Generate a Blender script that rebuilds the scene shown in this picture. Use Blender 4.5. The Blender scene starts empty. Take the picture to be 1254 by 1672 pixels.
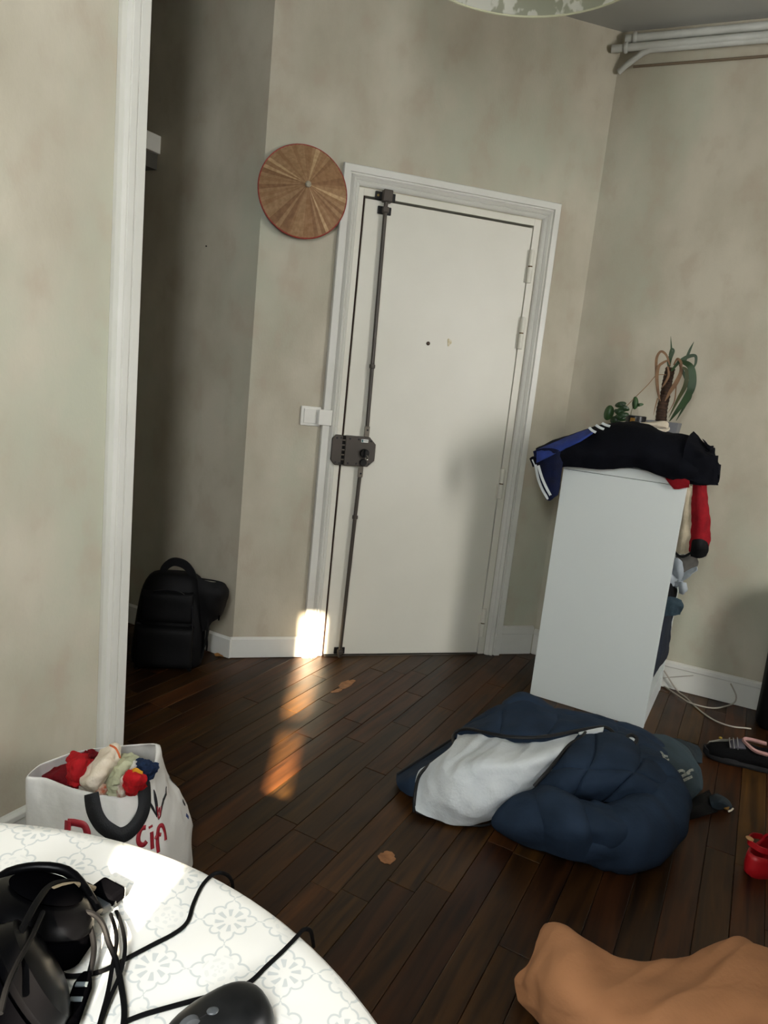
import bpy, math, random
from mathutils import Vector, Matrix, noise

# ------------------------------------------------------------------ camera, world, sun, window light, exposure
C = bpy.context.scene.collection
scene = bpy.context.scene
PI = math.pi

cam_data = bpy.data.cameras.new('camera')
cam = bpy.data.objects.new('camera', cam_data)
C.objects.link(cam)
cam_data.sensor_fit = 'VERTICAL'
cam_data.sensor_height = 36.0
cam_data.lens = 24.99
cam_data.clip_start = 0.02
cam.matrix_world = Matrix(((0.956197, -0.045853, -0.289111, -0.725662), (-0.274501, 0.202577, -0.940006, -3.090588), (0.101669, 0.978192, 0.181117, 1.298548), (0.000000, 0.000000, 0.000000, 1.000000)))
scene.camera = cam

world = bpy.data.worlds.new('world')
scene.world = world
world.use_nodes = True
world.node_tree.nodes['Background'].inputs[0].default_value = (0.75, 0.87, 1.0, 1)
world.node_tree.nodes['Background'].inputs[1].default_value = 1.0

# low winter sun that comes through the gap between the shutter leaves of the left window
sun_data = bpy.data.lights.new('sun', 'SUN')
sun_data.energy = 38.0
sun_data.angle = math.radians(0.95)
sun_data.color = (1.0, 0.84, 0.62)
sun = bpy.data.objects.new('sun', sun_data)
C.objects.link(sun)
SUN_AZ, SUN_EL = math.radians(16.0), math.radians(30.0)
sun_dir = Vector((math.sin(SUN_AZ) * math.cos(SUN_EL), math.cos(SUN_AZ) * math.cos(SUN_EL), -math.sin(SUN_EL)))
sun.rotation_euler = sun_dir.to_track_quat('-Z', 'Y').to_euler()


def window_light(name, loc, size_x, size_y, energy, aim, color):
    d = bpy.data.lights.new(name, 'AREA')
    d.shape = 'RECTANGLE'
    d.size, d.size_y, d.energy, d.color = size_x, size_y, energy, color
    o = bpy.data.objects.new(name, d)
    C.objects.link(o)
    o.location = loc
    o.rotation_euler = (Vector(aim) - Vector(loc)).to_track_quat('-Z', 'Y').to_euler()
    return o


# daylight entering by the two windows of the rear wall
window_light('daylight_left_window', (-1.06, -3.50, 1.70), 0.24, 1.5, 25.0, (-0.8, 0.0, 0.3), (0.95, 0.98, 1.0))
window_light('daylight_right_window', (2.15, -3.50, 1.60), 0.62, 1.4, 33.0, (0.1, 0.0, 0.1), (1.0, 0.98, 0.95))

scene.view_settings.view_transform = 'Standard'
scene.view_settings.look = 'None'
scene.view_settings.gamma = 1.0
scene.view_settings.use_curve_mapping = False
scene.view_settings.exposure = 1.08

# ------------------------------------------------------------------ helpers: objects
ORG = {}


def root(name, label, cat, loc, group=None, kind=None):
    o = bpy.data.objects.new(name, None)
    C.objects.link(o)
    o.location = loc
    o.empty_display_size = 0.05
    ORG[o] = Vector(loc)
    if label:
        o['label'] = label
    if cat:
        o['category'] = cat
    if group:
        o['group'] = group
    if kind:
        o['kind'] = kind
    return o


class G:
    """collects vertices (world space) and faces of ONE mesh"""

    def __init__(self):
        self.v, self.f, self.mi = [], [], []
        self.cur = 0

    def add(self, vs, fs):
        b = len(self.v)
        self.v += [Vector(p) for p in vs]
        for f in fs:
            self.f.append([i + b for i in f])
            self.mi.append(self.cur)
        return self

    def box(self, x0, x1, y0, y1, z0, z1, M=None):
        vs = [Vector((x, y, z)) for z in (z0, z1) for y in (y0, y1) for x in (x0, x1)]
        if M is not None:
            vs = [M @ p for p in vs]
        return self.add(vs, [(0, 2, 3, 1), (4, 5, 7, 6), (0, 1, 5, 4), (2, 6, 7, 3), (0, 4, 6, 2), (1, 3, 7, 5)])

    def prism(self, poly, ax, depth, M=None):
        """poly: list of 3-D points, extruded along vector ax*depth"""
        n = len(poly)
        a = [Vector(p) for p in poly]
        e = Vector(ax) * depth
        vs = a + [p + e for p in a]
        if M is not None:
            vs = [M @ p for p in vs]
        fs = [tuple(range(n - 1, -1, -1)), tuple(range(n, 2 * n))]
        fs += [(i, (i + 1) % n, n + (i + 1) % n, n + i) for i in range(n)]
        return self.add(vs, fs)

    def tube(self, pts, rad, seg=8, flat=1.0, up=None, cap=True, sub=0):
        pts = [Vector(p) for p in pts]
        if sub:
            rr = rad if isinstance(rad, (list, tuple)) else [rad] * len(pts)
            n = (len(pts) - 1) * sub + 1
            rad = [cr1(rr, i / sub) for i in range(n)]
            pts = [cr(pts, i / sub) for i in range(n)]
        n = len(pts)
        rad = list(rad) if isinstance(rad, (list, tuple)) else [rad] * n
        nrm = None
        vs, fs = [], []
        for i, p in enumerate(pts):
            t = (pts[min(i + 1, n - 1)] - pts[max(i - 1, 0)]).normalized()
            if up is not None:
                a = Vector(up) - t * t.dot(Vector(up))
            elif nrm is None:
                a = t.orthogonal()
            else:
                a = nrm - t * t.dot(nrm)
            a.normalize()
            nrm = a
            b = t.cross(a)
            for k in range(seg):
                w = 2 * PI * k / seg
                vs.append(p + (a * math.cos(w) * flat + b * math.sin(w)) * rad[i])
        for i in range(n - 1):
            for k in range(seg):
                k2 = (k + 1) % seg
                fs.append((i * seg + k, i * seg + k2, (i + 1) * seg + k2, (i + 1) * seg + k))
        if cap:
            fs.append(tuple(range(seg - 1, -1, -1)))
            fs.append(tuple((n - 1) * seg + k for k in range(seg)))
        return self.add(vs, fs)

    def lathe(self, prof, origin, axis=(0, 0, 1), seg=32, cap=True):
        ax = Vector(axis).normalized()
        a = ax.orthogonal().normalized()
        b = ax.cross(a)
        o = Vector(origin)
        n = len(prof)
        vs, fs = [], []
        for r, h in prof:
            for k in range(seg):
                w = 2 * PI * k / seg
                vs.append(o + ax * h + (a * math.cos(w) + b * math.sin(w)) * max(r, 1e-5))
        for i in range(n - 1):
            for k in range(seg):
                k2 = (k + 1) % seg
                fs.append((i * seg + k, i * seg + k2, (i + 1) * seg + k2, (i + 1) * seg + k))
        if cap:
            fs.append(tuple(range(seg - 1, -1, -1)))
            fs.append(tuple((n - 1) * seg + k for k in range(seg)))
        return self.add(vs, fs)

    def ball(self, c, rx, ry, rz, M=None, seg=20, rings=12, fn=None):
        c = Vector(c)
        vs, fs = [], []
        for i in range(rings + 1):
            th = PI * i / rings
            for k in range(seg):
                w = 2 * PI * k / seg
                d = Vector((math.sin(th) * math.cos(w), math.sin(th) * math.sin(w), math.cos(th)))
                s = fn(d) if fn else 1.0
                p = Vector((d.x * rx, d.y * ry, d.z * rz)) * s
                if M is not None:
                    p = M @ p
                vs.append(c + p)
        for i in range(rings):
            for k in range(seg):
                k2 = (k + 1) % seg
                fs.append((i * seg + k, (i + 1) * seg + k, (i + 1) * seg + k2, i * seg + k2))
        return self.add(vs, fs)

    def build(self, name, mat, parent=None, smooth=True, bevel=0.0, sub=0, angle=40, solid=0.0, **props):
        me = bpy.data.meshes.new(name)
        off = ORG.get(parent, Vector((0, 0, 0)))
        me.from_pydata([tuple(p - off) for p in self.v], [], self.f)
        for m in (mat if isinstance(mat, (list, tuple)) else [mat]):
            me.materials.append(m)
        if any(self.mi):
            me.polygons.foreach_set('material_index', self.mi)
        if smooth:
            me.polygons.foreach_set('use_smooth', [True] * len(me.polygons))
            me.set_sharp_from_angle(angle=math.radians(angle))
        me.update()
        o = bpy.data.objects.new(name, me)
        C.objects.link(o)
        if parent is not None:
            o.parent = parent
            ORG[o] = off
        if solid:
            md = o.modifiers.new('solid', 'SOLIDIFY')
            md.thickness = solid
            md.offset = 0
        if bevel:
            md = o.modifiers.new('bevel', 'BEVEL')
            md.width = bevel
            md.segments = 2
            md.limit_method = 'ANGLE'
            md.angle_limit = math.radians(50)
        if sub:
            md = o.modifiers.new('sub', 'SUBSURF')
            md.levels = md.render_levels = sub
        for k, v in props.items():
            o[k] = v
        return o


def cr1(P, t):
    n = len(P)
    i = min(int(t), n - 2)
    f = t - i
    p0, p1, p2, p3 = P[max(i - 1, 0)], P[i], P[i + 1], P[min(i + 2, n - 1)]
    return 0.5 * (2 * p1 + (p2 - p0) * f + (2 * p0 - 5 * p1 + 4 * p2 - p3) * f * f + (3 * p1 - p0 - 3 * p2 + p3) * f ** 3)


def cr(P, t):
    n = len(P)
    i = min(max(int(t), 0), n - 2)
    f = t - i
    p0, p1, p2, p3 = Vector(P[max(i - 1, 0)]), Vector(P[i]), Vector(P[i + 1]), Vector(P[min(i + 2, n - 1)])
    return 0.5 * (p1 * 2 + (p2 - p0) * f + (p0 * 2 - p1 * 5 + p2 * 4 - p3) * f * f + (p1 * 3 - p0 - p2 * 3 + p3) * f ** 3)


def wrinkle(p, fs, amp, seed, ridge=0.5):
    q = p * fs + Vector((seed * 7.3, seed * 3.1, seed * 1.7))
    a = noise.noise(q)
    b = 1.0 - 2.0 * abs(noise.noise(q * 0.9 + Vector((5.1, 2.2, 9.7))))
    c = noise.noise(q * 2.4 + Vector((1.3, 8.8, 4.1)))
    d = 1.0 - 2.0 * abs(noise.noise(q * 2.1 + Vector((7.7, 0.4, 3.3))))
    return amp * (a * (1 - ridge) + b * ridge * 0.7 + 0.3 * c + 0.28 * ridge * d)


def cloth(ctrl, thick=0.008, nu=36, nv=24, amp=0.006, fs=9.0, seed=1.0, ridge=0.5, quilt=None, zmin=0.004, g=None, grain=None):
    """closed padded sheet through a control grid (rows x columns)"""
    g = g or G()
    R, Q = len(ctrl), len(ctrl[0])
    rows = []
    for r in range(R):
        rows.append([cr(ctrl[r], (Q - 1) * j / nu) for j in range(nu + 1)])
    P = []
    for i in range(nv + 1):
        t = (R - 1) * i / nv
        P.append([cr([rows[r][j] for r in range(R)], t) for j in range(nu + 1)])
    N = [[None] * (nu + 1) for _ in range(nv + 1)]
    for i in range(nv + 1):
        for j in range(nu + 1):
            a = P[min(i + 1, nv)][j] - P[max(i - 1, 0)][j]
            b = P[i][min(j + 1, nu)] - P[i][max(j - 1, 0)]
            n = b.cross(a)
            N[i][j] = n.normalized() if n.length > 1e-9 else Vector((0, 0, 1))
    up = sum((n.z for r in N for n in r)) + 1e-6
    face = -1.0 if up < 0 else 1.0
    top, bot = [], []
    for i in range(nv + 1):
        for j in range(nu + 1):
            n = N[i][j] * face
            q0 = P[i][j]
            if grain:
                gd = Vector(grain).normalized()
                q0 = q0 - gd * (q0.dot(gd) * 0.78)
            p = P[i][j] + n * wrinkle(q0, fs, amp, seed, ridge)
            if quilt:
                qa, qu, qv = quilt
                s = abs(math.sin(PI * qu * j / nu)) * abs(math.sin(PI * qv * i / nv))
                p = p + n * (qa * (s ** 0.38 - 0.25))
            q = p - n * thick
            p.z = max(p.z, zmin + 0.003)
            q.z = max(q.z, zmin)
            top.append(p)
            bot.append(q)
    W = nu + 1
    K = len(top)
    fs_ = []
    for i in range(nv):
        for j in range(nu):
            a = i * W + j
            fs_.append((a, a + 1, a + W + 1, a + W) if face > 0 else (a, a + W, a + W + 1, a + 1))
            fs_.append((K + a, K + a + W, K + a + W + 1, K + a + 1) if face > 0 else (K + a, K + a + 1, K + a + W + 1, K + a + W))
    ed = [i for i in range(nu)] 
    rim = list(range(W)) + [i * W + nu for i in range(1, nv + 1)] + [nv * W + j for j in range(nu - 1, -1, -1)] + [i * W for i in range(nv - 1, 0, -1)]
    for k in range(len(rim)):
        a, b = rim[k], rim[(k + 1) % len(rim)]
        fs_.append((b, a, K + a, K + b) if face > 0 else (a, b, K + b, K + a))
    g.add(top + bot, fs_)
    return g


def lump(c, r, seed, amp=0.25, fs=1.6, M=None, seg=26, rings=16):
    def fn(d):
        q = d * fs + Vector((seed, seed * 2.1, seed * 0.7))
        return 1 + amp * noise.noise(q) + amp * 0.7 * (1 - 2 * abs(noise.noise(q * 1.7)))
    return G().ball(c, r[0], r[1], r[2], M, seg, rings, fn)


def ribbon(pts, width, normal, thick=0.002, sub=6, g=None):
    """flat band along pts; width a number or a list; lies across `normal`"""
    g = g or G()
    pts = [Vector(p) for p in pts]
    wd = width if isinstance(width, (list, tuple)) else [width] * len(pts)
    n = (len(pts) - 1) * sub + 1
    w = [cr1(wd, i / sub) for i in range(n)]
    P = [cr(pts, i / sub) for i in range(n)]
    vs, fs = [], []
    for i in range(n):
        t = (P[min(i + 1, n - 1)] - P[max(i - 1, 0)]).normalized()
        nn = normal(P[i]) if callable(normal) else Vector(normal)
        s = nn.cross(t)
        if s.length < 1e-6:
            s = t.orthogonal()
        s.normalize()
        m = t.cross(s).normalized() * thick * 0.5
        vs += [P[i] + s * w[i] / 2 + m, P[i] - s * w[i] / 2 + m, P[i] - s * w[i] / 2 - m, P[i] + s * w[i] / 2 - m]
    for i in range(n - 1):
        for k in range(4):
            fs.append((i * 4 + k, i * 4 + (k + 1) % 4, i * 4 + 4 + (k + 1) % 4, i * 4 + 4 + k))
    fs += [(3, 2, 1, 0), tuple((n - 1) * 4 + k for k in range(4))]
    return g.add(vs, fs)


# ------------------------------------------------------------------ helpers: materials
def lin(h):
    h = h.lstrip('#')
    out = []
    for i in (0, 2, 4):
        c = int(h[i:i + 2], 16) / 255
        out.append(c / 12.92 if c <= 0.04045 else ((c + 0.055) / 1.055) ** 2.4)
    return (*out, 1)


def mat(name, col, rough=0.6, col2=None, scale=6.0, stretch=(1, 1, 1), bump=0.0, bscale=60.0, spec=0.5, metal=0.0, coat=0.0, sheen=0.0, trans=0.0, detail=4.0):
    m = bpy.data.materials.new(name)
    m.use_nodes = True
    nt = m.node_tree
    b = nt.nodes['Principled BSDF']
    b.inputs['Roughness'].default_value = rough
    b.inputs['Specular IOR Level'].default_value = spec
    b.inputs['Metallic'].default_value = metal
    b.inputs['Coat Weight'].default_value = coat
    b.inputs['Sheen Weight'].default_value = sheen
    tc = nt.nodes.new('ShaderNodeTexCoord')
    mp = nt.nodes.new('ShaderNodeMapping')
    mp.inputs['Scale'].default_value = stretch
    nt.links.new(tc.outputs['Object'], mp.inputs['Vector'])
    nz = nt.nodes.new('ShaderNodeTexNoise')
    nz.inputs['Scale'].default_value = scale
    nz.inputs['Detail'].default_value = detail
    nt.links.new(mp.outputs[0], nz.inputs['Vector'])
    mx = nt.nodes.new('ShaderNodeMix')
    mx.data_type = 'RGBA'
    rp = nt.nodes.new('ShaderNodeMapRange')
    rp.inputs[1].default_value, rp.inputs[2].default_value = 0.35, 0.65
    nt.links.new(nz.outputs['Fac'], rp.inputs[0])
    nt.links.new(rp.outputs[0], mx.inputs['Factor'])
    c1 = lin(col)
    c2 = lin(col2) if col2 else tuple(x * 0.9 for x in c1[:3]) + (1,)
    mx.inputs['A'].default_value = c1
    mx.inputs['B'].default_value = c2
    nt.links.new(mx.outputs['Result'], b.inputs['Base Color'])
    if bump:
        bz = nt.nodes.new('ShaderNodeTexNoise')
        bz.inputs['Scale'].default_value = bscale
        bz.inputs['Detail'].default_value = 3
        nt.links.new(mp.outputs[0], bz.inputs['Vector'])
        bp = nt.nodes.new('ShaderNodeBump')
        bp.inputs['Strength'].default_value = bump
        bp.inputs['Distance'].default_value = 0.01
        nt.links.new(bz.outputs['Fac'], bp.inputs['Height'])
        nt.links.new(bp.outputs['Normal'], b.inputs['Normal'])
    if trans:
        tr = nt.nodes.new('ShaderNodeBsdfTranslucent')
        nt.links.new(mx.outputs['Result'], tr.inputs['Color'])
        ms = nt.nodes.new('ShaderNodeMixShader')
        ms.inputs[0].default_value = trans
        nt.links.new(b.outputs[0], ms.inputs[1])
        nt.links.new(tr.outputs[0], ms.inputs[2])
        nt.links.new(ms.outputs[0], nt.nodes['Material Output'].inputs['Surface'])
    return m


class NX:
    """tiny expression builder for shader math nodes"""

    def __init__(self, nt, s):
        self.nt, self.s = nt, s

    def _op(self, op, *a):
        n = self.nt.nodes.new('ShaderNodeMath')
        n.operation = op
        for i, x in enumerate(a):
            if isinstance(x, NX):
                self.nt.links.new(x.s, n.inputs[i])
            else:
                n.inputs[i].default_value = x
        return NX(self.nt, n.outputs[0])

    def __add__(self, o): return self._op('ADD', self, o)
    def __sub__(self, o): return self._op('SUBTRACT', self, o)
    def __mul__(self, o): return self._op('MULTIPLY', self, o)
    def abs(self): return self._op('ABSOLUTE', self)
    def floor(self): return self._op('FLOOR', self)
    def sin(self): return self._op('SINE', self)
    def sqrt(self): return self._op('SQRT', self)
    def min(self, o): return self._op('MINIMUM', self, o)
    def max(self, o): return self._op('MAXIMUM', self, o)
    def lt(self, o): return self._op('LESS_THAN', self, o)
    def gt(self, o): return self._op('GREATER_THAN', self, o)
    def mod(self, o): return self._op('FLOORED_MODULO', self, o)
    def atan2(self, o): return self._op('ARCTAN2', self, o)
    def soft(self, a, b):
        n = self.nt.nodes.new('ShaderNodeMapRange')
        n.interpolation_type = 'SMOOTHSTEP'
        self.nt.links.new(self.s, n.inputs[0])
        n.inputs[1].default_value, n.inputs[2].default_value = a, b
        return NX(self.nt, n.outputs[0])


def wallpaper():
    m = mat('mottled_wallpaper', 'bdb6a4', 0.85, 'aaa391', 4.5, (1, 1, 0.65), bump=0.06, bscale=120, spec=0.2, detail=9)
    nt = m.node_tree
    b = nt.nodes['Principled BSDF']
    first = [n for n in nt.nodes if n.type == 'MIX'][0]
    mp = [n for n in nt.nodes if n.type == 'MAPPING'][0]
    nz = nt.nodes.new('ShaderNodeTexNoise')
    nz.inputs['Scale'].default_value = 1.7
    nz.inputs['Detail'].default_value = 7
    nz.inputs['Roughness'].default_value = 0.62
    nt.links.new(mp.outputs[0], nz.inputs['Vector'])
    r = nt.nodes.new('ShaderNodeMapRange')
    r.inputs[1].default_value, r.inputs[2].default_value = 0.48, 0.66
    r.inputs[4].default_value = 0.75
    nt.links.new(nz.outputs['Fac'], r.inputs[0])
    mx = nt.nodes.new('ShaderNodeMix')
    mx.data_type = 'RGBA'
    nt.links.new(first.outputs['Result'], mx.inputs['A'])
    mx.inputs['B'].default_value = lin('aeb19e')
    nt.links.new(r.outputs[0], mx.inputs['Factor'])
    nz2 = nt.nodes.new('ShaderNodeTexNoise')
    nz2.inputs['Scale'].default_value = 9.0
    nz2.inputs['Detail'].default_value = 8
    nt.links.new(mp.outputs[0], nz2.inputs['Vector'])
    r2 = nt.nodes.new('ShaderNodeMapRange')
    r2.inputs[1].default_value, r2.inputs[2].default_value = 0.54, 0.68
    r2.inputs[4].default_value = 0.5
    nt.links.new(nz2.outputs['Fac'], r2.inputs[0])
    mx2 = nt.nodes.new('ShaderNodeMix')
    mx2.data_type = 'RGBA'
    nt.links.new(mx.outputs['Result'], mx2.inputs['A'])
    mx2.inputs['B'].default_value = lin('afa08e')
    nt.links.new(r2.outputs[0], mx2.inputs['Factor'])
    nt.links.new(mx2.outputs['Result'], b.inputs['Base Color'])
    return m


def plank_material():
    m = bpy.data.materials.new('dark_varnished_oak')
    m.use_nodes = True
    nt = m.node_tree
    b = nt.nodes['Principled BSDF']
    tc = nt.nodes.new('ShaderNodeTexCoord')
    oi = nt.nodes.new('ShaderNodeObjectInfo')
    mp = nt.nodes.new('ShaderNodeMapping')
    mp.inputs['Rotation'].default_value = (0, 0, math.radians(-45.5))
    nt.links.new(tc.outputs['Object'], mp.inputs['Vector'])
    ad = nt.nodes.new('ShaderNodeVectorMath')
    ad.operation = 'MULTIPLY_ADD'
    nt.links.new(oi.outputs['Random'], ad.inputs[0])
    ad.inputs[1].default_value = (37.0, 61.0, 13.0)
    nt.links.new(mp.outputs[0], ad.inputs[2])
    st = nt.nodes.new('ShaderNodeVectorMath')
    st.operation = 'MULTIPLY'
    st.inputs[1].default_value = (2.2, 26.0, 26.0)
    nt.links.new(ad.outputs[0], st.inputs[0])
    nz = nt.nodes.new('ShaderNodeTexNoise')
    nz.inputs['Scale'].default_value = 1.4
    nz.inputs['Detail'].default_value = 7
    nz.inputs['Distortion'].default_value = 0.6
    nt.links.new(st.outputs[0], nz.inputs['Vector'])
    rp = nt.nodes.new('ShaderNodeValToRGB')
    e = rp.color_ramp.elements
    e[0].position, e[0].color = 0.3, lin('1d1007')
    e[1].position, e[1].color = 0.72, lin('4a2c13')
    nt.links.new(nz.outputs['Fac'], rp.inputs[0])
    hv = nt.nodes.new('ShaderNodeHueSaturation')
    mr = nt.nodes.new('ShaderNodeMapRange')
    mr.inputs[3].default_value, mr.inputs[4].default_value = 0.55, 1.3
    nt.links.new(oi.outputs['Random'], mr.inputs[0])
    nt.links.new(mr.outputs[0], hv.inputs['Value'])
    mr2 = nt.nodes.new('ShaderNodeMapRange')
    mr2.inputs[3].default_value, mr2.inputs[4].default_value = 0.492, 0.515
    fr = nt.nodes.new('ShaderNodeMath')
    fr.operation = 'FRACT'
    ml = nt.nodes.new('ShaderNodeMath')
    ml.operation = 'MULTIPLY'
    ml.inputs[1].default_value = 17.3
    nt.links.new(oi.outputs['Random'], ml.inputs[0])
    nt.links.new(ml.outputs[0], fr.inputs[0])
    nt.links.new(fr.outputs[0], mr2.inputs[0])
    nt.links.new(mr2.outputs[0], hv.inputs['Hue'])
    nt.links.new(rp.outputs[0], hv.inputs['Color'])
    nt.links.new(hv.outputs[0], b.inputs['Base Color'])
    rn = nt.nodes.new('ShaderNodeTexNoise')
    rn.inputs['Scale'].default_value = 7
    nt.links.new(ad.outputs[0], rn.inputs['Vector'])
    rr = nt.nodes.new('ShaderNodeMapRange')
    rr.inputs[3].default_value, rr.inputs[4].default_value = 0.3, 0.5
    nt.links.new(rn.outputs['Fac'], rr.inputs[0])
    nt.links.new(rr.outputs[0], b.inputs['Roughness'])
    b.inputs['Specular IOR Level'].default_value = 0.28
    bp = nt.nodes.new('ShaderNodeBump')
    bp.inputs['Strength'].default_value = 0.12
    bp.inputs['Distance'].default_value = 0.004
    nt.links.new(nz.outputs['Fac'], bp.inputs['Height'])
    nt.links.new(bp.outputs['Normal'], b.inputs['Normal'])
    return m


def tablecloth_material(center):
    """white oilcloth printed with grey-blue quatrefoils; alternate cells carry a petal motif"""
    m = bpy.data.materials.new('printed_oilcloth')
    m.use_nodes = True
    nt = m.node_tree
    b = nt.nodes['Principled BSDF']
    tc = nt.nodes.new('ShaderNodeTexCoord')
    mp = nt.nodes.new('ShaderNodeMapping')
    mp.vector_type = 'TEXTURE'
    mp.inputs['Location'].default_value = (-0.648 - center[0], -2.4576 - center[1], 0)
    mp.inputs['Rotation'].default_value = (0, 0, math.radians(-13.5))
    mp.inputs['Scale'].default_value = (0.0605, 0.0605, 0.0605)
    nt.links.new(tc.outputs['Object'], mp.inputs['Vector'])
    wn = nt.nodes.new('ShaderNodeTexNoise')
    wn.inputs['Scale'].default_value = 1.8
    nt.links.new(mp.outputs[0], wn.inputs['Vector'])
    sx = nt.nodes.new('ShaderNodeSeparateXYZ')
    nt.links.new(mp.outputs[0], sx.inputs[0])
    W = (NX(nt, wn.outputs['Fac']) - 0.5) * 0.12
    X, Y = NX(nt, sx.outputs[0]) + 0.5, NX(nt, sx.outputs[1]) + 0.5
    ix, iy = X.floor(), Y.floor()
    x, y = X - ix - 0.5 + W, Y - iy - 0.5 - W
    par = (ix + iy).mod(2.0)
    ax, ay = x.abs(), y.abs()
    circ = lambda cx, cy, r: ((ax - cx) * (ax - cx) + (ay - cy) * (ay - cy)).sqrt() - r
    d = circ(0.315, 0.0, 0.125).min(circ(0.0, 0.315, 0.125)).min(circ(0.20, 0.20, 0.10)).min(ax + ay - 0.40).min(ax + ay * 2.6 - 0.5).min(ay + ax * 2.6 - 0.5)
    line = d.abs().soft(0.026, 0.008)
    r = (x * x + y * y).sqrt()
    th = y.atan2(x)
    pet = (th * 8.0 + r * 3.0).sin().gt(0.15) * (r.soft(0.09, 0.12)) * (r.soft(0.27, 0.24))
    scr = ((r * 40.0).sin() * (th * 4.0).sin()).gt(0.25) * r.soft(0.3, 0.26)
    motif = (pet * (par.lt(0.5)) * 0.45).max(scr * par.gt(0.5) * 0.16)
    fac = (line * 0.45).max(motif)
    mx = nt.nodes.new('ShaderNodeMix')
    mx.data_type = 'RGBA'
    nt.links.new(fac.s, mx.inputs['Factor'])
    mx.inputs['A'].default_value = lin('e4e2da')
    mx.inputs['B'].default_value = lin('93a0a3')
    nt.links.new(mx.outputs['Result'], b.inputs['Base Color'])
    b.inputs['Roughness'].default_value = 0.32
    bn = nt.nodes.new('ShaderNodeTexNoise')
    bn.inputs['Scale'].default_value = 0.55
    nt.links.new(mp.outputs[0], bn.inputs['Vector'])
    bp = nt.nodes.new('ShaderNodeBump')
    bp.inputs['Strength'].default_value = 0.35
    bp.inputs['Distance'].default_value = 0.02
    nt.links.new(bn.outputs['Fac'], bp.inputs['Height'])
    nt.links.new(bp.outputs['Normal'], b.inputs['Normal'])
    return m


def damask_material():
    m = mat('damask_lampshade_fabric', 'c6c8b6', 0.8, 'f6f6ee', 21.0, (1, 1, 0.7), trans=0.65, detail=3.0)
    mr = [n for n in m.node_tree.nodes if n.type == 'MAP_RANGE'][0]
    mr.inputs[1].default_value, mr.inputs[2].default_value = 0.49, 0.53
    return m


WALL = wallpaper()
CEIL = mat('grey_white_ceiling_paint', 'a9a9a2', 0.9, 'a0a099', 2.0)
PLANK = plank_material()
JOINT = mat('floor_joint_dirt', '1b120b', 0.9)
WPAINT = mat('white_gloss_paint', 'd6d5cd', 0.38, 'cccbc2', 3.0, bump=0.03, bscale=25)
DOORP = mat('cream_door_paint', 'd8d5c8', 0.42, 'd0cdbf', 1.6, bump=0.02, bscale=18)
GAPM = mat('brown_shadow_gap', '2f1a10', 0.9)
DARK = mat('dark_void', '0b0908', 1.0)
IRON = mat('bronze_grey_lock_paint', '463f38', 0.45, '3e3831', 8.0, metal=0.2)
BLKM = mat('black_metal', '0b0b0b', 0.35, spec=0.4)
ZINC = mat('dull_steel', '7d766c', 0.35, '6e685f', 20.0, metal=0.8)
PLASTW = mat('white_switch_plastic', 'e3e1d8', 0.3)
MELA = mat('white_melamine', 'd4dad7', 0.4, 'd0d6d3', 1.0)

# ================================================================== the room
CEIL_Z = 2.91
U = Vector((0.754, -0.657, 0))          # along the right wall, away from the corner
N = Vector((0.657, 0.754, 0))           # out through the right wall
LT = Vector((0.707, 0.707, 0))          # along the left wall, towards the opening
RT = Vector((-0.707, 0.707, 0))         # along the return wall, away from the corner
CORNER_R = Vector((1.095, 0, 0))
CORNER_L = Vector((-0.425, 0, 0))
CAS_A = Vector((-0.893, -1.112, 0))     # left edge of the white casing at floor level
CAS_B = CAS_A + LT * 0.082
REAR_Y = -3.6
BIG = 0.12


def slab(g, p0, p1, out, z0=0.0, z1=CEIL_Z, t=BIG):
    p0, p1, o = Vector(p0), Vector(p1), Vector(out).normalized() * t
    q = [p0, p1, p1 + o, p0 + o]
    g.prism([Vector((p.x, p.y, z0)) for p in q], (0, 0, 1), z1 - z0)
    return g


# door wall with its opening
g = G()
slab(g, (-0.425, 0, 0), (-0.035, 0, 0), (0, 1, 0))
slab(g, (0.822, 0, 0), (1.095, 0, 0), (0, 1, 0))
slab(g, (-0.035, 0, 0), (0.822, 0, 0), (0, 1, 0), 2.078)
wall_door = g.build('wall_back', WALL, smooth=False, kind='structure')
slab(G(), (-0.035, 0.07, 0), (0.822, 0.07, 0), (0, 1, 0), 0, 2.078, 0.05).build('door_recess', DARK, wall_door, smooth=False)
# right wall runs off obliquely from the corner
RW_END = CORNER_R + U * ((REAR_Y - CORNER_R.y) / U.y)
slab(G(), CORNER_R, RW_END, N).build('wall_right', WALL, smooth=False, kind='structure')
# return wall into the alcove
RET_END = CORNER_L + RT * 1.35
wall_ret = slab(G(), CORNER_L, RET_END, (0.707, 0.707, 0)).build('wall_return', WALL, smooth=False, kind='structure')
G().lathe([(0.0035, 0), (0.003, 0.003), (0.001, 0.004)], (-0.6254, 0.2004, 1.7819), (-0.707, -0.707, 0), 10).build('plug_hole', DARK, wall_ret)
ALC = RET_END - LT * 2.6
slab(G(), RET_END, ALC, RT).build('wall_alcove', WALL, smooth=False, kind='structure')
# left wall, ends at the white casing
LW_END = CAS_B + LT * ((REAR_Y - CAS_B.y) / LT.y)
wl = slab(G(), LW_END, CAS_A, RT, t=0.1).build('wall_left', WALL, smooth=False, kind='structure')
lw_back = CAS_B - LT * 1.1 + RT * 0.1
slab(G(), lw_back, ALC - LT * 0.0 + (lw_back - ALC - RT * ((lw_back - ALC).dot(RT))), -LT, t=0.1).build('wall_alcove_side', WALL, smooth=False, kind='structure')

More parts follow.
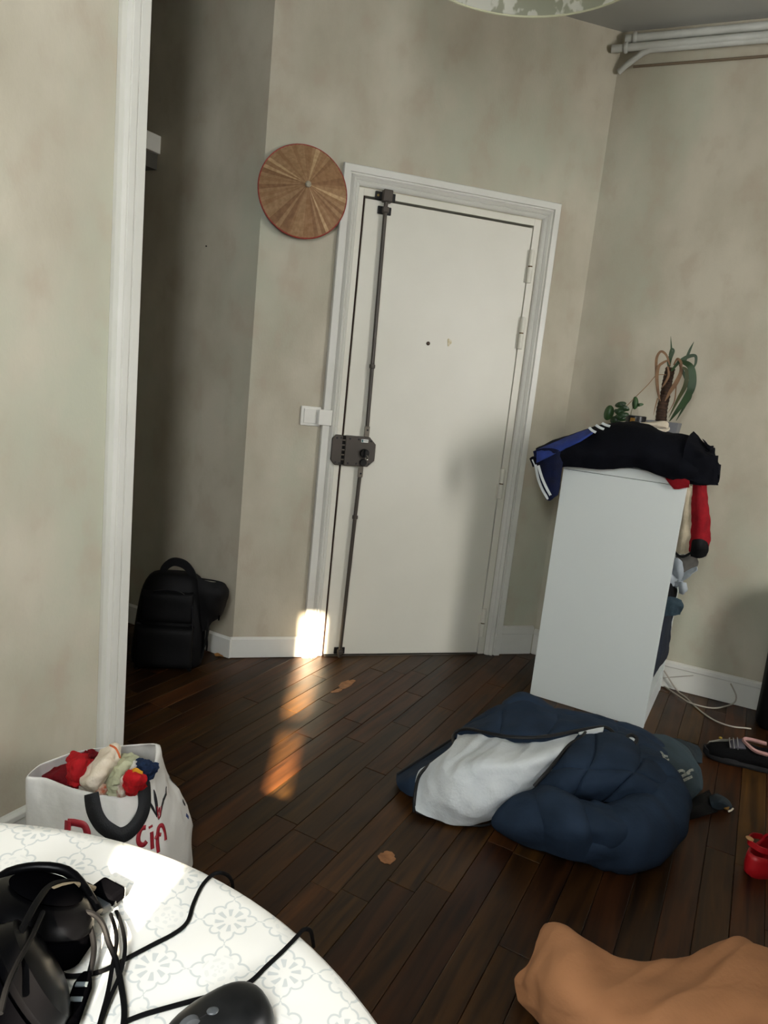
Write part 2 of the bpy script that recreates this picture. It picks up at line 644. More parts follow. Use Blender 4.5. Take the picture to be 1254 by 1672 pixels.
# ceiling and floor base
g = G()
g.box(-3.6, 5.4, REAR_Y - 0.2, 1.8, CEIL_Z, CEIL_Z + 0.1)
g.build('ceiling', CEIL, smooth=False, kind='structure')
g = G()
g.box(-3.6, 5.4, REAR_Y - 0.2, 1.8, -0.12, -0.012)
floor = g.build('floor', JOINT, smooth=False, kind='structure')

# rear wall with two window openings
g = G()
W1 = (-1.75, -0.35, 0.9, 2.6)
W2 = (1.6, 2.7, 0.9, 2.6)
x_prev = -3.6
for (a, b2, z0, z1) in (W1, W2):
    g.box(x_prev, a, REAR_Y - 0.1, REAR_Y, 0, CEIL_Z)
    g.box(a, b2, REAR_Y - 0.1, REAR_Y, 0, z0)
    g.box(a, b2, REAR_Y - 0.1, REAR_Y, z1, CEIL_Z)
    x_prev = b2
g.box(x_prev, 5.4, REAR_Y - 0.1, REAR_Y, 0, CEIL_Z)
g.build('wall_rear', WALL, smooth=False, kind='structure')
SLIT = -1.095
win1 = root('window_1', None, None, (-1.05, REAR_Y, 0.9), kind='structure')
yy = REAR_Y - 0.07
G().prism([(W1[0], yy, 0.9), (-1.122, yy, 0.9), (-1.124, yy, 1.43), (-1.140, yy, 1.55), (-1.158, yy, 1.95), (-1.160, yy, 2.6), (W1[0], yy, 2.6)], (0, 1, 0), 0.02).build('shutter', WPAINT, win1, smooth=False)
G().prism([(W1[1], yy, 0.9), (W1[1], yy, 2.6), (-1.062, yy, 2.6), (-1.060, yy, 1.6), (-1.060, yy, 1.53), (-1.098, yy, 1.45), (-1.10, yy, 0.9)], (0, 1, 0), 0.02).build('shutter', WPAINT, win1, smooth=False)
G().box(SLIT - 0.05, SLIT + 0.05, REAR_Y - 0.085, REAR_Y - 0.05, 0.9, 1.42).build('sill_block', WPAINT, win1, smooth=False)
G().box(SLIT - 0.08, SLIT + 0.08, REAR_Y - 0.085, REAR_Y - 0.05, 1.785, 1.835).build('added_dimming_bar', WPAINT, win1, smooth=False)  # unseen bar added across the slit to dim the middle of the sun streak
G().box(SLIT - 0.08, SLIT + 0.08, REAR_Y - 0.085, REAR_Y - 0.05, 2.40, 2.6).build('top_rail', WPAINT, win1, smooth=False)
win2 = root('window_2', None, None, (2.15, REAR_Y, 0.9), kind='structure')
G().box(W2[0], W2[1], REAR_Y - 0.08, REAR_Y - 0.055, 0.9, 2.6).build('shutter', WPAINT, win2, smooth=False)

# ------------------------------------------------------------------ parquet: one object per plank
rnd = random.Random(11)
AZ = math.radians(44.5)
PD = Vector((math.sin(AZ), math.cos(AZ)))       # along the planks
PN = Vector((math.cos(AZ), -math.sin(AZ)))      # across
PW = 0.0815


def clip(poly, n, d):
    out = []
    for i in range(len(poly)):
        a, b2 = poly[i], poly[(i + 1) % len(poly)]
        da, db = a.dot(n) - d, b2.dot(n) - d
        if da <= 0:
            out.append(a)
        if (da < 0 < db) or (db < 0 < da):
            out.append(a + (b2 - a) * (da / (da - db)))
    return out


def plank_mesh(g, poly, dz, inset=0.0012):
    """plank with chamfered top edges; joint left open around it"""
    c = sum(poly, Vector((0, 0))) / len(poly)
    n = len(poly)
    # shrink
    def shrink(p, d):
        ring = []
        for i in range(len(p)):
            a, b2, c2 = p[i - 1], p[i], p[(i + 1) % len(p)]
            e1, e2 = (b2 - a).normalized(), (c2 - b2).normalized()
            n1, n2 = Vector((-e1.y, e1.x)), Vector((-e2.y, e2.x))
            k = n1 + n2
            k = k / max(k.dot(n1), 0.3)
            ring.append(b2 + k * d)
        return ring
    area = sum(poly[i].x * poly[(i + 1) % n].y - poly[(i + 1) % n].x * poly[i].y for i in range(n))
    if area < 0:
        poly = poly[::-1]
    a = shrink(poly, 0.0008)
    b2 = shrink(poly, 0.0008 + inset)
    vs = [(p.x, p.y, -0.011) for p in a] + [(p.x, p.y, dz - 0.0009) for p in a] + [(p.x, p.y, dz) for p in b2]
    fs = [tuple(range(2 * n, 3 * n))]
    for i in range(n):
        j = (i + 1) % n
        fs += [(i, j, n + j, n + i), (n + i, n + j, 2 * n + j, 2 * n + i)]
    g.add(vs, fs)


far = G()
nplank = 0
for row in range(-32, 44):
    o0 = 0.0745 + row * PW - 4 * PW
    t = -5.0 + rnd.random() * 0.6
    while t < 2.6:
        L = rnd.choice((0.42, 0.5, 0.6, 0.75, 0.9, 1.1))
        poly = [PD * t + PN * o0, PD * (t + L) + PN * o0, PD * (t + L) + PN * (o0 + PW), PD * t + PN * (o0 + PW)]
        t += L
        mid = o0 + PW / 2
        if mid < -0.31:
            poly = clip(poly, Vector((0.707, 0.707)), -0.425 * 0.707 + 0.004)
        else:
            poly = clip(poly, Vector((0, 1)), 0.004)
        if poly:
            poly = clip(poly, Vector((N.x, N.y)), N.dot(CORNER_R) + 0.004)
        if poly:
            poly = clip(poly, Vector((0, -1)), -REAR_Y)
        poly = [p for i, p in enumerate(poly) if (p - poly[i - 1]).length > 0.004] if poly else []
        if len(poly) < 3:
            continue
        c = sum(poly, Vector((0, 0))) / len(poly)
        if c.x < -2.6 or c.x > 4.5:
            continue
        dz = rnd.uniform(-0.0006, 0.0006) - 0.0006
        u_ = (c.x - -0.726) * math.cos(0.298) - (c.y + 3.09) * math.sin(0.298)
        w_ = (c.x - -0.726) * math.sin(0.298) + (c.y + 3.09) * math.cos(0.298)
        seen = w_ > 0.85 and abs(u_) < 0.62 * w_ + 0.25
        if seen and nplank < 300:
            pg = G()
            plank_mesh(pg, poly, dz)
            pg.build('plank', PLANK, floor, smooth=False)
            nplank += 1
        else:
            plank_mesh(far, poly, dz)
far.build('plank_field', PLANK, floor, smooth=False, kind='stuff')
print('planks', nplank)

# worn spots where the varnish has gone
WORN = mat('bare_worn_wood', '9a6a43', 0.7, '7d5433', 40.0)
for (c, rx, ry, ang, sd) in (((0.0411, -0.3131, -0.0000), 0.058, 0.022, 45, 3), ((-0.0159, -0.3759, 0.0000), 0.03, 0.012, 30, 6), ((-0.1011, -1.4272, 0.0000), 0.027, 0.024, 60, 9)):
    r2 = random.Random(sd)
    ring = []
    for k in range(22):
        w = 2 * PI * k / 22
        f = 1 + 0.16 * math.sin(3 * w + sd) * r2.random() + r2.uniform(-0.09, 0.09)
        x, y = rx * f * math.cos(w), ry * f * math.sin(w)
        a = math.radians(ang)
        ring.append((c[0] + x * math.cos(a) - y * math.sin(a), c[1] + x * math.sin(a) + y * math.cos(a), 0.0002))
    G().prism(ring, (0, 0, 1), 0.0005).build('worn_patch', WORN, floor, smooth=False)

# ------------------------------------------------------------------ casing at the end of the left wall
g = G()
nrm = -RT
steps = [(0.0, 0.012), (0.004, 0.026), (0.017, 0.028), (0.019, 0.024), (0.021, 0.024), (0.023, 0.028), (0.041, 0.028), (0.043, 0.022), (0.046, 0.022), (0.048, 0.026), (0.074, 0.026), (0.082, 0.018)]
prof = [CAS_A + RT * 0.1] + [CAS_A + LT * s + nrm * p for s, p in steps] + [CAS_B + RT * 0.1]
g.prism([Vector((p.x, p.y, 0)) for p in prof], (0, 0, 1), CEIL_Z)
g.build('trim_1', WPAINT, smooth=False, kind='structure')


def skirting(name, p0, p1, inward, prof, m=WPAINT):
    """profile: (height, projection) pairs"""
    p0, p1, w = Vector(p0), Vector(p1), Vector(inward).normalized()
    g = G()
    poly = [p0 + Vector((0, 0, prof[0][0])) - w * 0.0] + [p0 + w * d + Vector((0, 0, h)) for h, d in prof] + [p0 + Vector((0, 0, prof[-1][0]))]
    g.prism(poly, (p1 - p0).normalized(), (p1 - p0).length)
    return g.build(name, m, smooth=False, bevel=0.002, kind='structure')


low = [(0.001, 0.014), (0.088, 0.014), (0.097, 0.006)]
skirting('baseboard_back', (-0.437, 0, 0), (-0.036, 0, 0), (0, -1, 0), low)
skirting('baseboard_return', CORNER_L + Vector((-0.003, -0.012, 0)), RET_END, (-0.707, -0.707, 0), low)
high = [(0.001, 0.012), (0.108, 0.012), (0.110, 0.018), (0.146, 0.018), (0.150, 0.010)]
skirting('baseboard_back_right', (0.852, 0, 0), (1.08, 0, 0), (0, -1, 0), high)
high2 = [(0.001, 0.014), (0.106, 0.014), (0.108, 0.019), (0.128, 0.019), (0.134, 0.008)]
skirting('baseboard_right', CORNER_R, RW_END, -N, high2)
skirting('baseboard_left', LW_END, CAS_A, -RT, [(0.001, 0.014), (0.110, 0.014), (0.113, 0.02), (0.128, 0.02), (0.134, 0.01)])

# ------------------------------------------------------------------ architrave round the front door
ox0, ox1, oz = -0.106, 0.902, 2.158
aprof = [(0.0, 0.0), (0.0, 0.020), (0.004, 0.026), (0.030, 0.026), (0.032, 0.016), (0.036, 0.016), (0.039, 0.023), (0.047, 0.030), (0.055, 0.022), (0.058, 0.016), (0.062, 0.020), (0.070, 0.014), (0.076, 0.006), (0.076, 0.0)]
g = G()
ringpts = []
for d, pr in aprof:
    z_low = 0.0
    ringpts.append([(ox0 + d, -pr, z_low), (ox0 + d, -pr, oz - d), (ox1 - d, -pr, oz - d), (ox1 - d, -pr, z_low)])
n = len(aprof)
vs = [p for ring in ringpts for p in ring]
fs = []
for i in range(n - 1):
    for k in range(3):
        fs.append((i * 4 + k, i * 4 + k + 1, (i + 1) * 4 + k + 1, (i + 1) * 4 + k))
fs += [tuple(i * 4 for i in range(n)), tuple(i * 4 + 3 for i in range(n - 1, -1, -1))]
g.add(vs, fs)
g.build('trim_2', WPAINT, smooth=False, kind='structure')

# ------------------------------------------------------------------ front door
door = root('door_1', None, None, (0.39, 0, 0), kind='structure')
g = G()
g.box(-0.034, -0.008, -0.004, 0.05, 0.001, 2.077)
g.box(0.788, 0.821, -0.004, 0.05, 0.001, 2.077)
g.box(-0.008, 0.788, -0.004, 0.05, 2.048, 2.077)
g.build('door_frame', DOORP, door, smooth=False, bevel=0.001)
G().box(0.001, 0.782, -0.006, 0.038, 0.010, 2.037).build('door_leaf', DOORP, door, smooth=False, bevel=0.0015)
g = G()
g.box(-0.008, 0.001, 0.004, 0.02, 0.002, 2.048)
g.build('joint_strip', GAPM, door, smooth=False)
G().box(0.001, 0.788, -0.012, 0.04, 0.001, 0.006).build('threshold', ZINC, door, smooth=False)
for z0, z1 in ((1.80, 1.94), (1.505, 1.645), (0.80, 0.943), (0.10, 0.24)):
    zm = (z0 + z1) / 2
    h = G().lathe([(0.008, z0 - 0.002), (0.0125, z0), (0.0125, zm - 0.003), (0.008, zm - 0.003)], (0.789, -0.018, 0), seg=14)
    h.lathe([(0.008, zm + 0.003), (0.0125, zm + 0.003), (0.0125, z1), (0.008, z1 + 0.003)], (0.789, -0.018, 0), seg=14)
    h.box(0.772, 0.790, -0.010, -0.004, z0, zm - 0.004).box(0.788, 0.806, -0.010, -0.004, zm + 0.004, z1)
    hh = h.build('hinge', DOORP, door)
    G().lathe([(0.010, zm - 0.003), (0.010, zm + 0.003)], (0.789, -0.018, 0), seg=12).build('hinge_ring', mat('brass_ring', '6b5a3a', 0.4, metal=0.7), hh)
pe = G().lathe([(0.0085, 0), (0.0085, 0.004), (0.006, 0.006), (0.001, 0.006)], (0.346, -0.006, 1.48), (0, -1, 0), 16).build('peephole', mat('dark_bronze', '3b2d22', 0.3, metal=0.6), door)
# chipped paint mark beside the peephole
g = G()
pts = []
for k in range(14):
    w = 2 * PI * k / 14
    f = 1 + 0.25 * math.sin(3 * w + 1)
    pts.append((0.446 + 0.010 * f * math.cos(w), -0.006, 1.496 + 0.016 * f * math.sin(w)))
g.prism(pts, (0, -1, 0), 0.0012)
g.build('chipped_spot', mat('old_cream_filler', 'b9a97a', 0.7, 'd9d3bd', 60.0), door, smooth=False)

# three-point surface lock
lock = root('lock_case', None, None, (0.04, -0.006, 0.975))
lock.parent = door
lock.location = Vector((0.04, -0.006, 0.975)) - Vector((0.39, 0, 0))
ORG[lock] = Vector((0.04, -0.006, 0.975))
lx0, lx1, lz0, lz1, ch = 0.004, 0.143, 0.912, 1.044, 0.03
poly = [(lx0, -0.006, lz0), (lx1 - ch, -0.006, lz0), (lx1, -0.006, lz0 + ch), (lx1, -0.006, lz1 - ch), (lx1 - ch, -0.006, lz1), (lx0, -0.006, lz1)]
G().prism(poly, (0, -1, 0), 0.034).build('lock_body', IRON, lock, smooth=False, bevel=0.003)
kx0 = -0.056
poly = [(-0.010, -0.006, lz0), (-0.010, -0.006, lz1), (kx0 + 0.016, -0.006, lz1), (kx0, -0.006, lz1 - 0.018), (kx0, -0.006, lz0 + 0.022), (kx0 + 0.018, -0.006, lz0)]
G().prism(poly, (0, -1, 0), 0.034).build('lock_keeper', IRON, lock, smooth=False, bevel=0.003)
G().box(-0.010, 0.004, -0.030, -0.006, lz0 + 0.002, lz1 - 0.002).build('lock_slot', DARK, lock, smooth=False)
for k in range(5):
    G().lathe([(0.0035, -0.008), (0.0035, 0.008)], (-0.003, -0.034, lz0 + 0.025 + k * 0.0215), (1, 0, 0), 10).build('lock_bolt', ZINC, lock)
for x, z in ((-0.036, lz1 - 0.012), (-0.018, lz1 - 0.010), (0.022, lz1 - 0.012), (0.062, lz1 - 0.012), (0.118, lz1 - 0.016), (-0.036, lz0 + 0.012), (-0.018, lz0 + 0.010), (0.022, lz0 + 0.012), (0.06, lz0 + 0.012), (0.118, lz0 + 0.014)):
    G().lathe([(0.0045, 0), (0.0045, 0.002), (0.002, 0.0032)], (x, -0.039, z), (0, -1, 0), 10).build('screw', BLKM, lock)
kn = G().lathe([(0.020, 0), (0.020, 0.014), (0.017, 0.018), (0.001, 0.018)], (0.092, -0.040, 0.972), (0, -1, 0), 24).build('lock_knob', BLKM, lock)
G().box(0.088, 0.096, -0.072, -0.056, 0.958, 0.990).build('lock_knob_grip', BLKM, lock, bevel=0.002)
G().tube([(0.098, -0.060, 0.966), (0.106, -0.062, 0.958), (0.106, -0.062, 0.948), (0.097, -0.060, 0.948), (0.095, -0.060, 0.958), (0.098, -0.060, 0.966)], 0.0016, 6, sub=4).build('key_ring', mat('bright_steel', 'c9c9c4', 0.2, metal=0.9), lock)
G().lathe([(0.016, 0), (0.016, 0.008), (0.013, 0.011), (0.001, 0.011)], (0.090, -0.040, 0.931), (0, -1, 0), 24).build('lock_cylinder', BLKM, lock)
G().box(0.074, 0.106, -0.0408, -0.0395, 1.020, 1.034).build('lock_label', mat('white_sticker', 'dcdcd6', 0.5), lock, smooth=False)
G().box(0.076, 0.083, -0.0414, -0.0404, 1.0215, 1.0325).build('lock_label_mark', mat('teal_print', '2c5e5e', 0.5), lock, smooth=False)
G().box(0.085, 0.103, -0.0414, -0.0404, 1.026, 1.029).build('lock_label_line', mat('grey_print', '77807f', 0.5), lock, smooth=False)

ROD = IRON


def lock_rod(x0, z0, x1, z1):
    return G().tube([(x0, -0.026, z0), (x1, -0.026, z1)], 0.0085, 12)


upper = lock_rod(0.098, 1.085, 0.085, 2.05)
upper.build('upper_rod', ROD, door)
lower = lock_rod(0.086, 0.895, 0.072, 0.004)
lower.build('lower_rod', ROD, door)
for z0, z1, x in ((1.043, 1.092, 0.0985), (0.862, 0.914, 0.0865)):
    lk = G().box(x - 0.011, x + 0.011, -0.035, -0.020, z0, z1).build('rod_link', ZINC, door, smooth=False, bevel=0.003)
    G().lathe([(0.0045, 0), (0.0045, 0.003), (0.001, 0.003)], (x, -0.035, (z0 + z1) / 2 + (0.008 if z0 > 1 else -0.008)), (0, -1, 0), 10).build('link_screw', BLKM, lk)
for z, x in ((1.353, 0.0945), (0.678, 0.0825)):
    G().lathe([(0.010, -0.009), (0.013, -0.007), (0.013, 0.007), (0.010, 0.009)], (x, -0.026, z), (0, 0, 1), 14).build('rod_collar', IRON, door)
for z, x, wd in ((2.000, 0.0857, 0.030), (0.030, 0.0724, 0.026)):
    gd = G().box(x - wd, x + wd, -0.014, -0.005, z - 0.016, z + 0.016).build('rod_guide', BLKM, door, smooth=False, bevel=0.003)
    G().box(x - 0.013, x + 0.013, -0.040, -0.012, z - 0.012, z + 0.012).build('guide_bridge', IRON, gd, smooth=False, bevel=0.004)
st = G().box(0.040, 0.128, -0.014, -0.003, 2.040, 2.072).build('rod_strike', BLKM, door, smooth=False, bevel=0.002)
G().box(0.068, 0.108, -0.046, -0.010, 2.030, 2.078).build('strike_box', IRON, st, smooth=False, bevel=0.004)
G().lathe([(0.005, 0), (0.005, 0.002), (0.001, 0.003)], (0.052, -0.014, 2.056), (0, -1, 0), 10).build('strike_screw', mat('brass_screw', '8d7a45', 0.35, metal=0.7), st)

# ------------------------------------------------------------------ light switch
sw = root('light_switch', 'square white rocker light switch beside the front door casing', 'switch', (-0.155, -0.006, 1.113))
G().box(-0.199, -0.112, -0.011, -0.0005, 1.072, 1.156).build('switch_plate', PLASTW, sw, smooth=False, bevel=0.003)
G().box(-0.186, -0.128, -0.016, -0.010, 1.083, 1.146).build('rocker', PLASTW, sw, smooth=False, bevel=0.002)
G().box(-0.125, -0.066, -0.034, -0.0265, 1.080, 1.148).build('wiring_cover', PLASTW, sw, smooth=False, bevel=0.003)

# ------------------------------------------------------------------ conical hat
HAT_C = Vector((-0.266, -0.032, 2.012))
hat = root('conical_hat', 'round conical hat of pale palm leaf strips with red rim, hung at the door corner', 'hat', HAT_C)
tilt = Matrix.Rotation(math.radians(-4), 3, 'X')
HR, HH = 0.180, 0.105
def hatp(r, w, lift=0.0):
    h = HH * (1 - r / HR) ** 1.05 + lift
    return HAT_C + tilt @ Vector((r * math.cos(w), -h, r * math.sin(w)))
strawm = []
for k, (a, b2) in enumerate((('987656', '886748'), ('a38362', '907150'), ('c0a47e', 'a98a66'), ('8c6a4c', '7c5d42'))):
    strawm.append(mat('palm_leaf_%s' % 'abcd'[k], a, 0.6, b2, 60.0, spec=0.25))
rh = random.Random(4)
NS = 66
for k in range(NS):
    w0, w1 = 2 * PI * k / NS, 2 * PI * (k + 1.12) / NS
    g = G()
    vs = []
    l0, l1 = 0.0008 + 0.0008 * (k % 2), 0.0026
    for i in range(6):
        r = 0.006 + (HR - 0.006) * i / 5
        s = 0.4 + 0.6 * i / 5
        vs += [hatp(r, w0, l0 * s), hatp(r, (w0 + w1) / 2, l1 * s), hatp(r, w1, l0 * s)]
    fs = []
    for i in range(5):
        a = i * 3
        fs += [(a, a + 1, a + 4, a + 3), (a + 1, a + 2, a + 5, a + 4)]
    g.add(vs, fs)
    g.build('palm_strip', strawm[rh.choice((0, 0, 0, 1, 1, 2, 3, 3))], hat)
gi = G()
vs = [hatp(0.004 + (HR - 0.004) * i / 4, 2 * PI * k / 40, -0.004) for i in range(5) for k in range(40)]
gi.add(vs, [(i * 40 + k, i * 40 + (k + 1) % 40, i * 40 + 40 + (k + 1) % 40, i * 40 + 40 + k) for i in range(4) for k in range(40)])
gi.build('hat_lining', strawm[3], hat)
g = G()
g.tube([hatp(HR, 2 * PI * k / 64, 0.0) for k in range(65)], 0.0036, 8)
g.build('hat_rim', mat('red_rim_binding', '8c3125', 0.5), hat, label='dark red rim binding')
tip = hatp(0.002, 0.0)
G().ball(tip + Vector((0, -0.002, 0)), 0.012, 0.010, 0.012).build('hat_knob', mat('pale_thread_knob', 'b9b09a', 0.6, '8e8672', 90.0), hat, label='pale thread knob at the tip')

# ------------------------------------------------------------------ shelf in the alcove
SH = Vector((-0.832, 0.407, 0))
sh = root('alcove_shelf', 'thick white wall shelf high up in the dark alcove behind the casing', 'shelf', (SH.x, SH.y, 2.11))
def shelfbox(z0, z1, setback, length, depth):
    a = SH - RT * (-setback) 
    q = [a - Vector((0.001, 0.001, 0)), a - LT * length, a - LT * length + RT * depth, a + RT * depth - Vector((0.001, 0.001, 0))]
    return G().prism([Vector((p.x, p.y, z0)) for p in q], (0, 0, 1), z1 - z0)
shelfbox(2.163, 2.236, 0.0, 1.0, 0.30).build('shelf_board', WPAINT, sh, smooth=False, bevel=0.002)
shelfbox(2.100, 2.162, 0.018, 1.0, 0.28).build('shaded_underside', mat('shaded_underside_grey', '4e4b43', 0.7), sh, smooth=False)  # dark colour stands in for the shade under the shelf board

# ------------------------------------------------------------------ pipes along the right wall
PIPE = mat('white_painted_pipe', 'c2c3bc', 0.5, 'b5b6ae', 12.0)
def pipe(label, pts, r, m=PIPE, sub=0, clips=()):
    p = root('heating_pipe', label, 'pipe', pts[0], 'pipes under the ceiling')
    G().tube(pts, r, 12, sub=sub).build('pipe_run', m, p)
    for c in clips:
        G().lathe([(r * 1.25, -0.008), (r * 1.4, -0.004), (r * 1.4, 0.004), (r * 1.25, 0.008)], c, U, 14).build('pipe_clip', m, p)
    return p
def onwall(s, d, z):
    p = CORNER_R + U * s - N * d
    return Vector((p.x, p.y, z))
pipe('uppermost white pipe right below the ceiling edge on the right wall', [onwall(0.02, 0.03, 2.868), onwall(5.0, 0.03, 2.868)], 0.017, clips=[onwall(0.06, 0.03, 2.868)])
pipe('second white pipe down, straight, just above the bent pipe on right wall', [onwall(-0.03, 0.045, 2.826), onwall(5.0, 0.045, 2.826)], 0.016, clips=[onwall(0.03, 0.045, 2.826)])
bp = [(1.0890, -0.0213, 2.7394), (1.1044, -0.0480, 2.7605), (1.1477, -0.0990, 2.8024), (1.1694, -0.1179, 2.8121), (1.2129, -0.1558, 2.8109)]
bp = [Vector(p) for p in bp]
pipe('thin white pipe bent downwards at its left end on the right wall', bp + [Vector(bp[-1]) + U * k for k in (0.6, 2.0, 4.4)], 0.0125)
bn = Vector((1.1382, -0.0536, 2.7606))
pipe('thin brown line of pipe running lowest on the right wall', [bn, bn + U * 4.4], 0.0055, mat('brown_pipe_paint', '6e5f4c', 0.7))

# ------------------------------------------------------------------ pendant lamp
LAMP = Vector((0.004, -1.403, 0))
lamp = root('pendant_lamp', 'round pendant lampshade with pale floral pattern hanging from the ceiling', 'lamp', (LAMP.x, LAMP.y, CEIL_Z))
SHADE = damask_material()
g = G()
g.lathe([(0.3145, 2.300), (0.3145, 2.56)], LAMP, seg=64, cap=False)
g.build('lamp_shade', SHADE, lamp, solid=0.002)
RIM = mat('shade_rim_tape', 'b5b497', 0.6)
g = G()
for z in (2.300, 2.56):
    g.tube([LAMP + Vector((0.315 * math.cos(2 * PI * k / 64), 0.315 * math.sin(2 * PI * k / 64), z)) for k in range(65)], 0.0028, 8)
g.build('shade_rim', RIM, lamp)
g = G()
for k in range(3):
    a = 2 * PI * k / 3 + 0.3
    g.tube([LAMP + Vector((0.02 * math.cos(a), 0.02 * math.sin(a), 2.54)), LAMP + Vector((0.313 * math.cos(a), 0.313 * math.sin(a), 2.555))], 0.002, 6)
g.build('shade_spider', PIPE, lamp)
G().tube([LAMP + Vector((0, 0, 2.5)), LAMP + Vector((0, 0, CEIL_Z - 0.001))], 0.004, 8).build('lamp_cord', PIPE, lamp)
G().lathe([(0.001, 2.47), (0.018, 2.475), (0.02, 2.53), (0.012, 2.55), (0.004, 2.555)], LAMP, seg=20).build('lamp_socket', PIPE, lamp)
G().ball(LAMP + Vector((0, 0, 2.43)), 0.03, 0.03, 0.042).build('light_bulb', mat('frosted_bulb', 'e6e6e0', 0.2), lamp)
G().lathe([(0.05, CEIL_Z - 0.001), (0.045, CEIL_Z - 0.03), (0.006, CEIL_Z - 0.05)], LAMP, seg=24).build('ceiling_rose', PIPE, lamp)

# ================================================================== things on the left: backpack, bag, table
BLACKF = mat('black_nylon', '060607', 0.65, '030304', 30.0, bump=0.15, bscale=220, spec=0.2)
BLACKP = mat('black_leatherette', '040405', 1.0, '030304', 12.0, bump=0.05, bscale=150, spec=0.0)
BLACKM = mat('black_strap_webbing', '070708', 0.75, bump=0.2, bscale=300, spec=0.2)

# ------------------------------------------------------------------ backpack leaning in the alcove
bpk = root('backpack', 'black backpack with top handle standing in the alcove by the return wall', 'backpack', (-0.70, -0.07, 0.0))
FX = Vector((0.985, -0.17, 0)).normalized()        # across the bag's front
FN = Vector((-0.17, -0.985, 0)).normalized()       # towards the room
BC = Vector((-0.705, -0.065, 0))
def bpp(x, y, z):
    return BC + FX * x + FN * y + Vector((0, 0, z))
def oval(a, b2, w, n=3.2):
    c, s = math.cos(w), math.sin(w)
    return a * math.copysign(abs(c) ** (2 / n), c), b2 * math.copysign(abs(s) ** (2 / n), s)
g = G()
prof = [(0.0, 0.128, 0.060), (0.012, 0.148, 0.078), (0.06, 0.152, 0.086), (0.14, 0.150, 0.088), (0.24, 0.142, 0.082), (0.32, 0.132, 0.072), (0.375, 0.118, 0.058), (0.402, 0.095, 0.042), (0.410, 0.05, 0.02)]
seg = 48
vs, fs = [], []
for z, a, b2 in prof:
    for k in range(seg):
        w = 2 * PI * k / seg
        x, y = oval(a, b2, w)
        p = bpp(x + 0.012 * math.sin(z * 5), y - z * 0.06, z + 0.001)
        vs.append(p + (p - bpp(0, 0, z)).normalized() * wrinkle(p, 12, 0.006, 3) * (1 if z > 0.02 else 0))
for i in range(len(prof) - 1):
    for k in range(seg):
        k2 = (k + 1) % seg
        fs.append((i * seg + k, i * seg + k2, (i + 1) * seg + k2, (i + 1) * seg + k))
fs += [tuple(range(seg - 1, -1, -1)), tuple((len(prof) - 1) * seg + k for k in range(seg))]
g.add(vs, fs)
g.build('body', BLACKF, bpk, sub=1)
def frontpad(x0, x1, z0, z1, y, dep, name, seed):
    rows = []
    for z in (z0, z0 + 0.012, (z0 + z1) / 2, z1 - 0.015, z1):
        e = 0.0 if z in (z0, z1) else dep
        rows.append([bpp(x, y + (e if x not in (x0, x1) else 0) - z * 0.06, z) for x in (x0, x0 + 0.012, (x0 + x1) / 2, x1 - 0.012, x1)])
    return cloth(rows, 0.02, 24, 20, 0.004, 14, seed)
pk = frontpad(-0.115, 0.115, 0.025, 0.20, 0.085, 0.028, 'front_pocket', 5).build('front_pocket', BLACKF, bpk)
frontpad(-0.105, 0.105, 0.215, 0.345, 0.080, 0.018, 'upper_pocket', 6).build('upper_pocket', BLACKF, bpk)
G().tube([bpp(0.105, 0.098, 0.05), bpp(0.112, 0.092, 0.14), bpp(0.110, 0.086, 0.22), bpp(0.100, 0.078, 0.30), bpp(0.060, 0.070, 0.345), bpp(0.0, 0.068, 0.355), bpp(-0.06, 0.068, 0.345)], 0.003, 6, sub=6).build('zip', mat('black_glossy_zip', '1b1c20', 0.25), bpk)
ribbon([bpp(-0.035, 0.0, 0.395), bpp(-0.028, 0.0, 0.430), bpp(0.005, 0.0, 0.458), bpp(0.048, 0.0, 0.452), bpp(0.078, 0.0, 0.425), bpp(0.100, 0.0, 0.385)], [0.026, 0.03, 0.034, 0.034, 0.03, 0.026], lambda p: FN, 0.012).build('top_handle', BLACKM, bpk)
# open flap hanging out on the right
rows = [[Vector(p) for p in ((-0.5998, -0.1200, 0.4048), (-0.5417, -0.1300, 0.3901), (-0.4987, -0.1300, 0.3909), (-0.4757, -0.1200, 0.3582))],
        [Vector(p) for p in ((-0.5902, -0.1400, 0.3548), (-0.5404, -0.1550, 0.3469), (-0.5023, -0.1500, 0.3458), (-0.4744, -0.1300, 0.3260))],
        [Vector(p) for p in ((-0.5792, -0.1400, 0.2876), (-0.5443, -0.1500, 0.2858), (-0.5128, -0.1400, 0.2744), (-0.4904, -0.1200, 0.2594))],
        [Vector(p) for p in ((-0.5677, -0.1300, 0.1747), (-0.5533, -0.1300, 0.1884), (-0.5370, -0.1300, 0.2160), (-0.5144, -0.1200, 0.2317))]]
fl = cloth(rows, 0.012, 20, 20, 0.006, 18, 8).build('open_flap', BLACKF, bpk)
G().tube([rows[0][0], rows[0][2], rows[0][3], rows[1][3], rows[2][3], rows[3][3], rows[3][1]], 0.0035, 6, sub=5).build('flap_piping', BLACKM, fl)
G().tube([(-0.5040, -0.1350, 0.2591), (-0.5006, -0.1370, 0.2433), (-0.5021, -0.1370, 0.2241)], [0.002, 0.004, 0.003], 6).build('zip_pull', BLACKP, fl)
ribbon([(-0.5413, -0.1250, 0.2059), (-0.5459, -0.1200, 0.1542), (-0.5431, -0.1150, 0.1076), (-0.5437, -0.1100, 0.0748)], 0.008, FN, 0.002).build('dangling_strap', BLACKM, bpk)
sp = [bpp(0.135, 0.0, 0.30), bpp(0.165, 0.03, 0.24), bpp(0.168, 0.035, 0.16), bpp(0.155, 0.03, 0.08), bpp(0.14, 0.02, 0.03)]
ribbon(sp, [0.03, 0.045, 0.045, 0.03, 0.025], FX, 0.008).build('side_strap', BLACKM, bpk)
